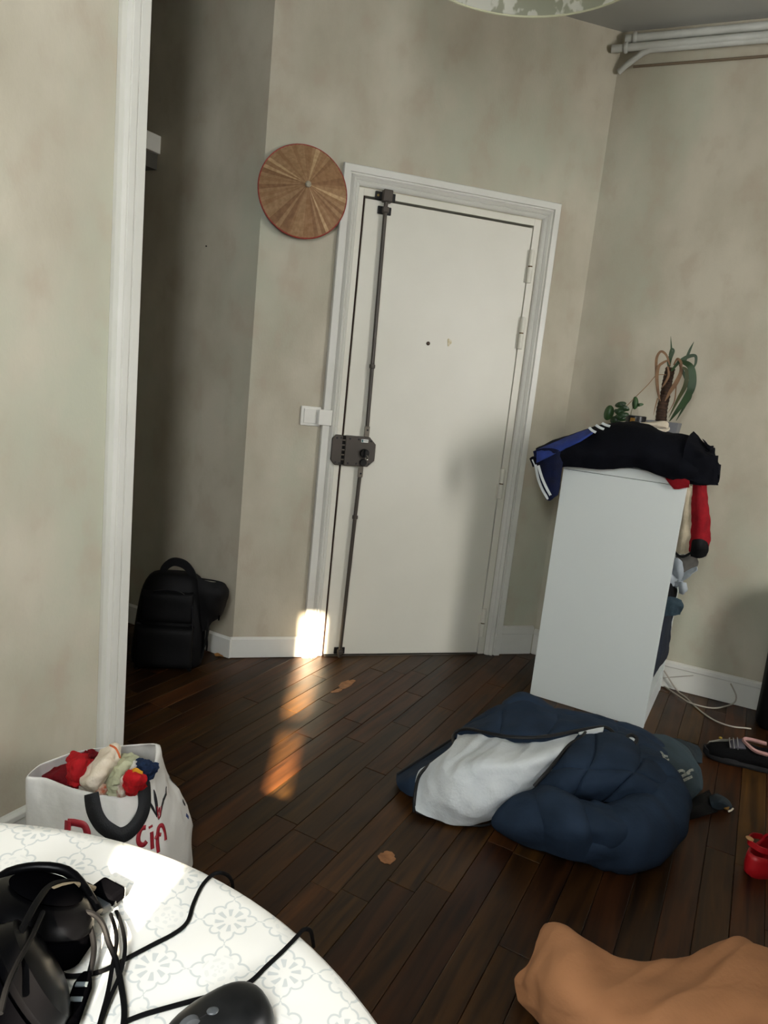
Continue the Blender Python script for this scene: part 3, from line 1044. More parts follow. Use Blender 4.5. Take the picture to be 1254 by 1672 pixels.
lf = root('dry_leaf', 'small dry orange leaf scrap on floor against the baseboard by the backpack', 'leaf', (-0.4807, 0.0178, 0.0010))
cloth([[Vector((-0.5022, 0.0255, 0.0040)), Vector((-0.4866, 0.0200, 0.0120)), Vector((-0.4723, 0.0246, 0.0040))], [Vector((-0.4954, -0.0030, 0.0040)), Vector((-0.4797, -0.0060, 0.0080)), Vector((-0.4608, -0.0111, 0.0040))]], 0.0012, 8, 6, 0.002, 60, 3).build('leaf_blade', mat('dry_leaf_orange', '9c6a2e', 0.7, '6d4a20', 40.0), lf)

# ------------------------------------------------------------------ white woven shopping bag
WOVEN = mat('white_woven_plastic', 'd7d5cf', 0.42, 'cdcbc4', 7.0, bump=0.22, bscale=30)
bag = root('shopping_bag', 'white woven plastic shopping bag with black handles, full of clothes', 'bag', (-0.82, -1.45, 0.0))
rim = [(-1.0033, -1.4851, 0.3450), (-0.9648, -1.4887, 0.3400), (-0.9019, -1.5296, 0.3350), (-0.8025, -1.5669, 0.3300), (-0.7374, -1.5070, 0.3450), (-0.7312, -1.4272, 0.3750), (-0.8006, -1.4145, 0.3700), (-0.8763, -1.4154, 0.3650), (-0.9243, -1.4418, 0.3700), (-0.9819, -1.4555, 0.3550)]
low_ = [(-1.00, -1.475), (-0.955, -1.53), (-0.89, -1.575), (-0.78, -1.60), (-0.685, -1.53), (-0.632, -1.385), (-0.70, -1.31), (-0.80, -1.285), (-0.90, -1.32), (-0.97, -1.40)]
mid_ = [(-1.005, -1.475), (-0.96, -1.525), (-0.895, -1.57), (-0.79, -1.60), (-0.70, -1.535), (-0.655, -1.375), (-0.715, -1.315), (-0.81, -1.295), (-0.90, -1.325), (-0.98, -1.40)]
RINGS = [[Vector((x, y, 0.003)) for x, y in low_],
         [Vector((x, y, 0.08)) for x, y in low_],
         [Vector((x * 0.7 + x2 * 0.3, y * 0.7 + y2 * 0.3, 0.16)) for (x, y), (x2, y2) in zip(mid_, low_)],
         [Vector((x * 0.5 + r[0] * 0.5, y * 0.5 + r[1] * 0.5, 0.26)) for (x, y), r in zip(mid_, rim)],
         [Vector(r) for r in rim]]
def ringpt(ring, s):
    n = len(ring)
    i = int(math.floor(s)) % n
    f = s - math.floor(s)
    p0, p1, p2, p3 = (ring[(i + k) % n] for k in (-1, 0, 1, 2))
    q = p1 * (1 - f) + p2 * f
    c = 0.5 * (p1 * 2 + (p2 - p0) * f + (p0 * 2 - p1 * 5 + p2 * 4 - p3) * f * f + (p1 * 3 - p0 - p2 * 3 + p3) * f ** 3)
    return q * 0.55 + c * 0.45
def bagp(s, h):
    """s along the rim (0..10), h 0 = floor .. 4 = rim"""
    return cr([ringpt(r, s) for r in RINGS], h)
def bagn(s, h):
    a = bagp(s + 0.05, h) - bagp(s - 0.05, h)
    b2 = bagp(s, min(h + 0.05, 4)) - bagp(s, max(h - 0.05, 0))
    return a.cross(b2).normalized()
def bagw(s, h):
    p = bagp(s, h)
    k = 0.0 if h > 3.9 else 1.0
    side = 1.0 if 4.3 < (s % 10) < 5.6 else 0.4
    return p + bagn(s, h) * k * side * (wrinkle(Vector((p.x, p.y, p.z * 0.35)), 20, 0.012, 4, 0.75))
g = G()
nu, nv = 120, 36
vs = [bagw(10 * j / nu, 4 * i / nv) for i in range(nv + 1) for j in range(nu)]
fs = [(i * nu + j, i * nu + (j + 1) % nu, (i + 1) * nu + (j + 1) % nu, (i + 1) * nu + j) for i in range(nv) for j in range(nu)]
fs.append(tuple(range(nu - 1, -1, -1)))
g.add(vs, fs)
g.build('bag_shell', WOVEN, bag, solid=0.0016, angle=75)
def onbag(pts, off=0.003):
    return [bagw(s, h) + bagn(s, h) * off for s, h in pts]
def bagstroke(name, pts, width, m, off=0.0018, sub=8):
    g = G()
    n = (len(pts) - 1) * sub + 1
    wd = width if isinstance(width, (list, tuple)) else [width] * len(pts)
    P2 = [cr([Vector((a, b2, 0)) for a, b2 in pts], i / sub) for i in range(n)]
    P = [bagw(p.x, p.y) + bagn(p.x, p.y) * off for p in P2]
    NN = [bagn(p.x, p.y) for p in P2]
    vs, fs = [], []
    for i in range(n):
        t = (P[min(i + 1, n - 1)] - P[max(i - 1, 0)]).normalized()
        s = NN[i].cross(t).normalized()
        w = cr1(wd, i / sub) / 2
        vs += [P[i] + s * w, P[i] - s * w]
    for i in range(n - 1):
        fs.append((2 * i, 2 * i + 1, 2 * i + 3, 2 * i + 2))
    g.add(vs, fs)
    return g.build(name, m, bag, solid=0.0008)
HANDLE = mat('black_webbing_handle', '14171b', 0.75, '0d0f12', 50.0, bump=0.25, bscale=260)
bagstroke('handle', [(2.42, 4.0), (2.46, 3.62), (2.55, 3.28), (2.75, 3.02), (3.02, 2.88), (3.34, 3.0), (3.62, 3.36), (3.66, 4.0)], [0.034, 0.036, 0.036, 0.036, 0.036, 0.036, 0.036, 0.034], HANDLE, 0.005)
bagstroke('handle', [(7.35, 3.55), (7.35, 3.2), (7.2, 2.8), (6.7, 2.7), (6.45, 3.1), (6.45, 3.55)], 0.03, HANDLE, 0.006)
REDP = mat('red_print', '9d1f2c', 0.5, '8f1a27', 10.0)
BLKP = mat('black_print', '15161a', 0.5)

# ------------------------------------------------------------------ clothes in the bag
def garment(name, label, c, r, seed, m, rotz=0.0, tiltx=0.0, amp=0.3, fs=1.6, cat='clothes'):
    o = root(name, label, cat, c)
    M3 = Matrix.Rotation(rotz, 3, 'Z') @ Matrix.Rotation(tiltx, 3, 'X')
    lump(c, r, seed, amp, fs, M3).build('cloth', m, o)
    return o
def cl(name, a, b2=None, sc=30.0, rough=0.85):
    return mat(name, a, rough, b2, sc, bump=0.25, bscale=180, spec=0.2)
REDC = cl('red_cotton', 'b01a20', '98141b')
CRIM = cl('crimson_cotton', '6e0d15', '5c0a12')
CREAM = cl('cream_cotton', 'd8cdba', 'cabda8')
PGREEN = cl('pale_green_cotton', 'b3b496', 'a2a486')
NAVYC = cl('navy_cotton', '1b2c48', '132038')
garment('clothes_filling', 'greyish white cloth filling the bottom of the shopping bag', Vector((-0.82, -1.45, 0.17)), (0.125, 0.095, 0.13), 3, CREAM, 0.6, amp=0.12)
def cbag(name, label, rows, m, thick, seed, amp=0.008, fs=22, cat='clothes', nu=30, nv=24):
    c = sum((Vector(p) for r in rows for p in r), Vector((0, 0, 0))) / sum(len(r) for r in rows)
    o = root(name, label, cat, c)
    cloth([[Vector(p) for p in r] for r in rows], thick, nu + 20, nv + 16, amp * 1.25, fs * 1.5, seed, 0.75).build('cloth', m, o)
    return o
cbag('shirt', 'dark crimson garment lying at the left end in the shopping bag', [
    [(-0.9878, -1.4159, 0.3100), (-0.9602, -1.4339, 0.3300), (-0.9277, -1.4527, 0.3500), (-0.9120, -1.4292, 0.3400)],
    [(-0.9764, -1.4545, 0.3200), (-0.9507, -1.4719, 0.3350), (-0.9215, -1.4783, 0.3400), (-0.9004, -1.4806, 0.3400)],
    [(-0.9708, -1.4566, 0.3100), (-0.9447, -1.4752, 0.3150), (-0.9164, -1.4940, 0.3200), (-0.8936, -1.4881, 0.3100)]], CRIM, 0.010, 2, 0.004)
cbag('shirt', 'bright red bunched shirt left of the cream cloth in the shopping bag', [
    [(-0.9252, -1.4315, 0.3500), (-0.9099, -1.4520, 0.3750), (-0.8882, -1.4569, 0.3750), (-0.8708, -1.4407, 0.3600)],
    [(-0.9189, -1.4811, 0.3600), (-0.9029, -1.5098, 0.3850), (-0.8848, -1.5117, 0.3850), (-0.8704, -1.4981, 0.3700)],
    [(-0.9148, -1.4892, 0.3400), (-0.9006, -1.5238, 0.3600), (-0.8903, -1.5249, 0.3600), (-0.8779, -1.5198, 0.3500)],
    [(-0.9068, -1.4865, 0.3100), (-0.8985, -1.5140, 0.3250), (-0.8939, -1.5090, 0.3200), (-0.8903, -1.4934, 0.3100)]], REDC, 0.010, 5, 0.010, 26)
cbag('sock', 'dark red pointed sock tip behind the bright red shirt in the bag', [
    [(-0.8935, -1.4301, 0.3600), (-0.8835, -1.4376, 0.3700), (-0.8735, -1.4446, 0.3750), (-0.8651, -1.4302, 0.3600)],
    [(-0.8883, -1.4525, 0.3600), (-0.8770, -1.4743, 0.3750), (-0.8681, -1.4700, 0.3720), (-0.8610, -1.4581, 0.3600)]], CRIM, 0.006, 7, 0.008, 40, 'sock')
crm = cbag('cloth', 'long cream cloth with orange edge stripe standing up in the bag', [
    [(-0.8356, -1.4706, 0.4000), (-0.8255, -1.4840, 0.4100), (-0.8164, -1.4821, 0.4100), (-0.8096, -1.4787, 0.4000)],
    [(-0.8588, -1.4882, 0.3850), (-0.8386, -1.5145, 0.4050), (-0.8229, -1.5161, 0.4050), (-0.8100, -1.5038, 0.3850)],
    [(-0.8768, -1.5095, 0.3650), (-0.8560, -1.5437, 0.3900), (-0.8371, -1.5558, 0.3900), (-0.8273, -1.5435, 0.3700)],
    [(-0.8931, -1.5199, 0.3450), (-0.8713, -1.5597, 0.3650), (-0.8532, -1.5633, 0.3600), (-0.8444, -1.5450, 0.3450)],
    [(-0.8983, -1.4925, 0.3100), (-0.8763, -1.5287, 0.3250), (-0.8609, -1.5275, 0.3200), (-0.8539, -1.5174, 0.3100)]], CREAM, 0.008, 9, 0.007, 18)
G().tube([(-0.8303, -1.4925, 0.4150), (-0.8183, -1.5135, 0.4200), (-0.8106, -1.5269, 0.4150), (-0.8066, -1.5222, 0.4000)], 0.0022, 6, sub=5).build('orange_hem', mat('orange_hem_thread', 'd4683a', 0.7), crm, label='orange hem stripe')
cbag('towel', 'pale green striped towel in the middle of the shopping bag', [
    [(-0.8087, -1.4781, 0.3700), (-0.7923, -1.4895, 0.3850), (-0.7731, -1.4969, 0.3850), (-0.7597, -1.4831, 0.3700)],
    [(-0.8189, -1.5191, 0.3700), (-0.8025, -1.5393, 0.3900), (-0.7894, -1.5407, 0.3900), (-0.7768, -1.5185, 0.3700)],
    [(-0.8306, -1.5270, 0.3450), (-0.8158, -1.5596, 0.3700), (-0.8025, -1.5660, 0.3700), (-0.7904, -1.5447, 0.3500)],
    [(-0.8385, -1.5143, 0.3100), (-0.8228, -1.5526, 0.3300), (-0.8095, -1.5590, 0.3300), (-0.7976, -1.5338, 0.3100)]], PGREEN, 0.009, 11, 0.010, 30, 'towel')
cbag('cloth', 'floral patterned pale cloth corner at the front rim of the bag', [
    [(-0.8054, -1.5257, 0.3700), (-0.7986, -1.5533, 0.3800), (-0.7915, -1.5374, 0.3700)],
    [(-0.8136, -1.5469, 0.3500), (-0.7970, -1.5715, 0.3700), (-0.7848, -1.5502, 0.3500)],
    [(-0.8158, -1.5370, 0.3150), (-0.7982, -1.5752, 0.3350), (-0.7870, -1.5381, 0.3150)]], mat('floral_print_cotton', 'cfc6b6', 0.85, '9e6a58', 90.0, bump=0.2, bscale=150), 0.012, 13, 0.006, 30)
cbag('cloth', 'small floral cloth with orange print at the bag rim by the handle', [
    [(-0.8496, -1.5444, 0.3450), (-0.8390, -1.5521, 0.3550), (-0.8323, -1.5367, 0.3450)],
    [(-0.8561, -1.5226, 0.3150), (-0.8414, -1.5456, 0.3300), (-0.8300, -1.5232, 0.3150)]], mat('orange_floral_cotton', 'd6c3ae', 0.85, 'b4532e', 120.0, bump=0.2, bscale=150), 0.012, 17, 0.004, 40)
cbag('shirt', 'round red crumpled ball of cloth under the right handle in the bag', [
    [(-0.7962, -1.5202, 0.3600), (-0.7839, -1.5397, 0.3800), (-0.7679, -1.5440, 0.3800), (-0.7573, -1.5328, 0.3650)],
    [(-0.7952, -1.5554, 0.3600), (-0.7809, -1.5997, 0.3950), (-0.7631, -1.6017, 0.3950), (-0.7480, -1.5722, 0.3700)],
    [(-0.7892, -1.5580, 0.3400), (-0.7776, -1.5944, 0.3650), (-0.7629, -1.5786, 0.3600), (-0.7496, -1.5412, 0.3450)],
    [(-0.7848, -1.5281, 0.3100), (-0.7749, -1.5480, 0.3250), (-0.7639, -1.5267, 0.3200), (-0.7514, -1.5001, 0.3150)]], cl('scarlet_cotton', 'c31a20', 'a8141b'), 0.008, 19, 0.006, 34)
cbag('trousers', 'navy blue bunched garment at the right rear corner of the bag', [
    [(-0.7724, -1.5071, 0.3800), (-0.7589, -1.5177, 0.3900), (-0.7425, -1.5274, 0.3900), (-0.7235, -1.5143, 0.3750)],
    [(-0.7707, -1.5445, 0.3850), (-0.7546, -1.5664, 0.4000), (-0.7402, -1.5646, 0.3950), (-0.7282, -1.5341, 0.3700)],
    [(-0.7541, -1.5370, 0.3550), (-0.7458, -1.5511, 0.3600), (-0.7393, -1.5437, 0.3550), (-0.7357, -1.5175, 0.3450)]], NAVYC, 0.008, 23, 0.007, 36, 'trousers')
cbag('ribbon', 'orange yellow strip between navy and red clothes in the bag', [
    [(-0.7826, -1.5701, 0.3950), (-0.7697, -1.5757, 0.4020), (-0.7552, -1.5781, 0.3950)],
    [(-0.7795, -1.5795, 0.3930), (-0.7691, -1.5874, 0.4000), (-0.7561, -1.5837, 0.3910)]], cl('amber_cotton', 'cf9427', 'b57f1e'), 0.006, 29, 0.003, 30, 'ribbon')
cbag('cloth', 'small white cloth scrap left of the navy garment in the bag', [
    [(-0.7831, -1.5328, 0.3850), (-0.7769, -1.5324, 0.3950), (-0.7704, -1.5271, 0.3900)],
    [(-0.7818, -1.5593, 0.3900), (-0.7753, -1.5668, 0.4000), (-0.7692, -1.5564, 0.3950)]], cl('white_cotton', 'dad8d0'), 0.006, 31, 0.003, 30)

# prints on the bag: red lettering and the black and red emblem
def letter(pts, w=0.013):
    bagstroke('letter_stroke', pts, w, REDP)
letter([(1.84, 2.2), (1.85, 2.7), (1.86, 3.06)], 0.016)
letter([(1.86, 3.02), (2.06, 3.05), (2.26, 3.02), (2.32, 2.8), (2.26, 2.5)], 0.016)
letter([(3.58, 2.80), (3.46, 2.82), (3.37, 2.68), (3.38, 2.54), (3.48, 2.46), (3.56, 2.50)], 0.0105)
letter([(3.70, 2.64), (3.68, 2.48), (3.66, 2.28)], 0.0095)
letter([(3.70, 2.78), (3.70, 2.73)], 0.011)
letter([(4.00, 2.28), (4.03, 2.46), (3.98, 2.64), (3.88, 2.62), (3.80, 2.36), (3.78, 2.12)], 0.0095)
letter([(3.76, 2.44), (3.84, 2.50), (3.92, 2.46)], 0.0085)
bagstroke('emblem_wing', [(3.96, 3.52), (3.97, 3.34), (3.96, 3.12), (3.90, 2.88)], [0.002, 0.008, 0.008, 0.002], BLKP)
bagstroke('emblem_wing', [(4.52, 3.18), (4.34, 3.06), (4.12, 2.95), (3.93, 2.80)], [0.002, 0.008, 0.007, 0.002], BLKP)
bagstroke('emblem_wing', [(3.80, 3.30), (3.85, 3.14), (3.90, 2.92)], [0.002, 0.006, 0.002], BLKP)
bagstroke('emblem_flame', [(3.95, 3.12), (3.95, 2.98), (4.00, 3.06), (3.99, 2.92), (4.08, 3.04)], 0.0028, REDP, 0.004)
bagstroke('emblem_flame', [(3.94, 3.02), (3.93, 2.84), (4.02, 2.96)], 0.0028, REDP, 0.004)
BLUEP = mat('blue_print', '2a3c6a', 0.5)
bagstroke('side_print', [(4.86, 2.45), (4.90, 2.25)], 0.006, BLKP)
bagstroke('side_print', [(4.80, 2.05), (4.84, 1.9)], 0.008, BLUEP)
bagstroke('side_print', [(4.98, 3.1), (5.02, 2.9), (5.03, 2.75)], 0.006, BLKP)

# ------------------------------------------------------------------ round table under a printed cloth
TC = Vector((-1.01, -2.749, 0))
TR = 0.506
table = root('round_table', 'round table under a white printed tablecloth in the front left corner', 'table', TC)
G().lathe([(TR - 0.006, 0.715), (TR - 0.004, 0.722), (TR - 0.004, 0.740), (TR - 0.008, 0.745)], TC, seg=72).build('tabletop', mat('table_wood', '6b4a2e', 0.5, '5a3c24', 5.0), table)
TLEG = mat('table_leg_metal', '3a3a3c', 0.4, metal=0.6)
for k in range(4):
    a = PI / 4 + k * PI / 2
    G().tube([TC + Vector((0.36 * math.cos(a), 0.36 * math.sin(a), 0.716)), TC + Vector((0.42 * math.cos(a), 0.42 * math.sin(a), 0.001))], 0.016, 12).build('leg', TLEG, table)
tcl = root('tablecloth', 'white oilcloth printed with grey blue quatrefoils draped over the round table', 'tablecloth', (TC.x, TC.y, 0.746))
g = G()
seg = 144
prof = [(0.0005, 0.0), (0.1, 0.0), (0.2, 0.0), (0.3, 0.0), (0.4, 0.0), (TR - 0.02, 0.0), (TR - 0.006, -0.002), (TR, -0.008), (TR + 0.002, -0.02), (TR + 0.004, -0.06), (TR + 0.008, -0.12), (TR + 0.012, -0.19)]
vs, fs = [], []
for r, h in prof:
    for k in range(seg):
        w = 2 * PI * k / seg
        f = max(0.0, (-h - 0.02) / 0.17)
        rr = r + f * 0.022 * math.sin(11 * w + 0.7) * (0.6 + 0.4 * math.sin(3 * w))
        vs.append(Vector((TC.x + rr * math.cos(w), TC.y + rr * math.sin(w), 0.7495 + h)))
for i in range(len(prof) - 1):
    for k in range(seg):
        k2 = (k + 1) % seg
        fs.append((i * seg + k, i * seg + k2, (i + 1) * seg + k2, (i + 1) * seg + k))
g.add(vs, fs)
g.build('cloth', tablecloth_material(TC), tcl, solid=0.0012, angle=70)

# ------------------------------------------------------------------ headset with its cable bundle
GLOSS = mat('glossy_black_plastic', '040405', 0.3, '050506', 8.0, spec=0.06)
CABLE = mat('black_cable_rubber', '050506', 0.7, spec=0.1)
TZ = 0.7505
hs = root('headset', 'black over ear headset lying on the table with its cable wound around', 'headphones', (-0.8284, -2.4715, 0.7500))
def disc(c, axis, prof, seg=40):
    return G().lathe(prof, c, axis, seg)
EA = Vector((0.34, 0.30, 0.88)).normalized()
C1 = Vector((-0.8284, -2.4675, 0.7800))
pad = [(0.018, -0.014), (0.030, -0.022), (0.044, -0.024), (0.054, -0.016), (0.057, -0.004), (0.054, 0.006), (0.050, 0.008)]
disc(C1, EA, pad).build('ear_cushion', BLACKP, hs)
disc(C1, EA, [(0.050, 0.004), (0.053, 0.010), (0.050, 0.020), (0.040, 0.027), (0.022, 0.030), (0.001, 0.031)]).build('ear_cup', GLOSS, hs)
disc(C1, EA, [(0.030, 0.028), (0.034, 0.031), (0.030, 0.034), (0.012, 0.035), (0.001, 0.034)]).build('cup_plate', mat('satin_black_plate', '040405', 1.0, spec=0.0), hs)
EB = Vector((0.80, 0.30, 0.45)).normalized()
C2 = Vector((-0.8193, -2.5465, 0.7940))
cup2 = disc(C2, EB, [(0.012, -0.03), (0.034, -0.036), (0.050, -0.030), (0.056, -0.014), (0.052, -0.004)])
cup2.build('ear_cushion', BLACKP, hs)
disc(C2, EB, [(0.046, -0.006), (0.049, 0.002), (0.044, 0.014), (0.030, 0.020), (0.001, 0.022)]).build('ear_cup', GLOSS, hs)
YK = [C1 + EA * 0.012 + Vector((-0.055, 0.01, 0.0)), C1 + Vector((-0.10, -0.02, 0.035)), C1 + Vector((-0.155, -0.07, 0.045)), C2 + Vector((-0.14, -0.06, 0.03)), C2 + Vector((-0.08, -0.04, 0.02)), C2 + EB * 0.005 + Vector((-0.035, -0.035, 0.0))]
ribbon(YK, [0.02, 0.026, 0.03, 0.03, 0.026, 0.02], lambda p: (p - (C1 + C2) / 2), 0.012, sub=10).build('headband', BLACKP, hs)
yoke = [C1 + Vector((-0.058, 0.012, 0.006)), C1 + Vector((-0.030, 0.052, 0.016)), C1 + Vector((0.022, 0.052, 0.012)), C1 + Vector((0.056, 0.012, -0.006))]
G().tube(yoke, 0.005, 10, sub=6).build('yoke', GLOSS, hs)
def cab_(pts, r=0.0022, name='cable', par=hs, m=CABLE, sub=8):
    return G().tube(pts, r, 8, sub=sub).build(name, m, par)
# bundle leaving the cup: loop across to the connector, then two strands down past the remote
cab_([(-0.8329, -2.5713, 0.8200), (-0.8277, -2.5594, 0.8300), (-0.8235, -2.5305, 0.8320), (-0.8193, -2.4945, 0.8250), (-0.8148, -2.4586, 0.8100), (-0.8030, -2.4355, 0.7950), (-0.7907, -2.4208, 0.7800), (-0.7782, -2.4105, 0.7620)], 0.0030)
cab_([(-0.8130, -2.4637, 0.8100), (-0.8045, -2.4492, 0.8020), (-0.7934, -2.4323, 0.7880), (-0.7783, -2.4104, 0.7640)], 0.0026, m=mat('beige_tape_cable', '8b7d64', 0.6))
cab_([(-0.7979, -2.4743, 0.7950), (-0.7876, -2.4722, 0.7900), (-0.7786, -2.4748, 0.7780), (-0.7733, -2.4887, 0.7700), (-0.7724, -2.5021, 0.7660), (-0.7741, -2.5136, 0.7600)], 0.0026)
cab_([(-0.7885, -2.4737, 0.7920), (-0.7769, -2.4747, 0.7900), (-0.7673, -2.4774, 0.7800), (-0.7602, -2.4886, 0.7680), (-0.7525, -2.5046, 0.7620), (-0.7466, -2.5271, 0.7570), (-0.7425, -2.5507, 0.7550), (-0.7424, -2.5739, 0.7550)], 0.0026)
cab_([(-0.7624, -2.4381, 0.7560), (-0.7567, -2.4636, 0.7620), (-0.7540, -2.4852, 0.7640), (-0.7554, -2.5076, 0.7620), (-0.7573, -2.5316, 0.7570), (-0.7619, -2.5646, 0.7550)], 0.0019)
cab_([(-0.7575, -2.4347, 0.7560), (-0.7500, -2.4647, 0.7620), (-0.7459, -2.4960, 0.7660), (-0.7485, -2.5168, 0.7600), (-0.7568, -2.5431, 0.7560), (-0.7623, -2.5702, 0.7550)], 0.0019)
cab_([(-0.8077, -2.5705, 0.7700), (-0.8082, -2.5577, 0.7800), (-0.8063, -2.5424, 0.7850), (-0.8000, -2.5277, 0.7800), (-0.7943, -2.5193, 0.7700)], 0.0016)
cab_([(-0.8222, -2.6226, 0.8400), (-0.8215, -2.6038, 0.8440), (-0.8192, -2.5777, 0.8400), (-0.8159, -2.5426, 0.8300), (-0.8139, -2.5039, 0.8200)], 0.0022)
rm = G()
a, b2 = Vector((-0.7759, -2.5141, 0.7570)), Vector((-0.7845, -2.5624, 0.7570))
d = (b2 - a).normalized()
sd = d.cross(Vector((0, 0, 1))).normalized()
rm.prism([a - sd * 0.0035, a + sd * 0.0035, a + d * 0.012 + sd * 0.0075, b2 + sd * 0.0075, b2 - sd * 0.0075, a + d * 0.012 - sd * 0.0075], (0, 0, 1), 0.009)
rmo = rm.build('inline_remote', BLACKP, hs, smooth=False, bevel=0.002)
for f in (0.32, 0.62):
    q = a + (b2 - a) * f + Vector((0, 0, 0.009))
    gb = G()
    gb.prism([q + d * 0.002 + sd * 0.005, q + d * 0.002 - sd * 0.005, q - d * 0.002 - sd * 0.005, q - d * 0.002 + sd * 0.005], (0, 0, 1), 0.0012)
    gb.build('remote_button', mat('grey_button', '5b6468', 0.3), rmo, smooth=False)
# connector pair
con = G()
a, b2 = Vector((-0.7787, -2.4038, 0.7560)), Vector((-0.7565, -2.4247, 0.7560))
d = (b2 - a).normalized()
sd = d.cross(Vector((0, 0, 1))).normalized()
con.prism([a + sd * 0.010, b2 + sd * 0.010, b2 - sd * 0.010, a - sd * 0.010], (0, 0, 1), 0.013)
co = con.build('cable_plug', BLACKP, hs, smooth=False, bevel=0.003)
G().prism([b2 - d * 0.016 - sd * 0.011, b2 - d * 0.002 - sd * 0.011, b2 - d * 0.002 - sd * 0.0095, b2 - d * 0.016 - sd * 0.0095], (0, 0, 1), 0.011).build('plug_shell', mat('bright_plug_steel', 'b8bbbd', 0.25, metal=0.9), co, smooth=False)
con = G()
a2, b3 = Vector((-0.7830, -2.4065, 0.7530)), Vector((-0.7645, -2.4317, 0.7530))
d2 = (b3 - a2).normalized()
s2 = d2.cross(Vector((0, 0, 1))).normalized()
con.prism([a2 + s2 * 0.006, b3 + s2 * 0.009, b3 - s2 * 0.009, a2 - s2 * 0.006], (0, 0, 1), 0.010)
con.build('cable_plug', mat('grey_plug_rubber', '33383c', 0.5), hs, smooth=False, bevel=0.002)

# loose black lead running over the table edge
ld = root('black_cable', 'thin black cable running from under the headset over the table edge by the bag', 'cable', (-0.7268, -2.4800, 0.7520))
G().tube([(-0.8025, -2.5010, 0.7540), (-0.7878, -2.5062, 0.7540), (-0.7651, -2.5048, 0.7540), (-0.7451, -2.4944, 0.7540), (-0.7241, -2.4816, 0.7530), (-0.7019, -2.4693, 0.7530), (-0.6896, -2.4561, 0.7530), (-0.6832, -2.4318, 0.7530), (-0.6738, -2.4070, 0.7530), (-0.6631, -2.3937, 0.7540), (-0.6561, -2.3934, 0.7560), (-0.6477, -2.3836, 0.7460), (-0.6405, -2.3710, 0.7300), (-0.6327, -2.3355, 0.6900), (-0.6246, -2.2721, 0.6100)], 0.0021, 8, sub=6).build('cable_run', CABLE, ld)

# ------------------------------------------------------------------ computer mouse
mo = root('computer_mouse', 'black computer mouse with long cable at the bottom edge of the table', 'mouse', (-0.6586, -2.5681, 0.7510))
mc = Vector((-0.6682, -2.5705, 0.7540))
h1, h2 = Vector((-0.6228, -2.5728, 0.7540)), Vector((-0.7141, -2.6041, 0.7540))
md = (h2 - h1).normalized()
ms = md.cross(Vector((0, 0, 1))).normalized()
Lm, Wm, Hm = (h2 - h1).length / 2, 0.031, 0.028
mc = (h1 + h2) / 2
def mouse_pt(d):
    return 1.0
g = G()
vs, fs = [], []
nr, sg = 14, 36
for i in range(nr + 1):
    th = PI / 2 * i / nr
    for k in range(sg):
        w = 2 * PI * k / sg
        x, y = oval(1, 1, w, 2.5)
        taper = 1 - 0.12 * x
        r = math.cos(th)
        z = math.sin(th) ** 0.85
        vs.append(mc + md * x * Lm * r ** 0.72 + ms * y * Wm * taper * r ** 0.72 + Vector((0, 0, Hm * z * (1 - 0.22 * x * r))))
for i in range(nr):
    for k in range(sg):
        k2 = (k + 1) % sg
        fs.append((i * sg + k, i * sg + k2, (i + 1) * sg + k2, (i + 1) * sg + k))
fs.append(tuple(range(sg - 1, -1, -1)))
g.add(vs, fs)
g.build('mouse_body', mat('worn_black_mouse', '0b0c0d', 0.38, '151617', 60.0, spec=0.3), mo)
g = G()
g.tube([mc + md * (Lm * t) + Vector((0, 0, Hm * (1.0 - 0.18 * t) * math.sqrt(max(0.0, 1 - t * t)) ** 0.7 + 0.0006)) for t in (0.1, 0.3, 0.5, 0.7, 0.85)], 0.0008, 6, sub=3)
g.build('button_seam', DARK, mo)
wc = mc + md * Lm * 0.5 + Vector((0, 0, Hm * 0.78))
G().lathe([(0.007, -0.0035), (0.009, -0.0025), (0.009, 0.0025), (0.007, 0.0035)], wc, ms, 20).build('scroll_wheel', mat('grey_wheel_rubber', '4a4c4e', 0.6), mo)
q = mc + md * Lm * 0.1 + Vector((0, 0, Hm * 0.985))
G().ball(q, 0.005, 0.004, 0.0015).build('side_button', mat('grey_mouse_button', '46494b', 0.35), mo)
G().tube([(-0.7409, -2.5597, 0.7530), (-0.7241, -2.5551, 0.7530), (-0.6940, -2.5502, 0.7530), (-0.6707, -2.5478, 0.7540), (-0.6492, -2.5439, 0.7540), (-0.6351, -2.5384, 0.7540), (-0.6195, -2.5235, 0.7530), (-0.6019, -2.5082, 0.7530), (-0.5864, -2.4931, 0.7530), (-0.5790, -2.4855, 0.7530), (-0.5726, -2.4769, 0.7460), (-0.5617, -2.4529, 0.7200), (-0.5428, -2.3971, 0.6500)], 0.0021, 8, sub=6).build('mouse_cable', CABLE, mo)

# ================================================================== right side: shelf unit with clothes and plants
UW, NW = U, N
U, N = Vector((0.707, -0.707, 0)), Vector((0.707, 0.707, 0))     # the unit stands slightly askew to the wall
CA = Vector((0.844, -0.464, 0))          # front left corner of the unit at floor level
CW, CDp, CH = 0.485, 0.49, 1.055
unit = root('shelf_unit', 'tall white shelf unit heaped with clothes standing by the right wall', 'shelf', CA + U * (CW / 2) + N * (CDp / 2))
def cu(x, y, z):
    return CA + U * x + N * y + Vector((0, 0, z))
def cubox(x0, x1, y0, y1, z0, z1):
    M = Matrix(((U.x, N.x, 0, CA.x), (U.y, N.y, 0, CA.y), (0, 0, 1, 0), (0, 0, 0, 1)))
    return G().box(x0, x1, y0, y1, z0, z1, M)
cubox(0, CW, 0, 0.02, 0.001, CH - 0.042).build('side_panel', MELA, unit, smooth=False, bevel=0.001)
cubox(0, CW, CDp - 0.02, CDp, 0.001, CH - 0.042).build('side_panel', MELA, unit, smooth=False, bevel=0.001)
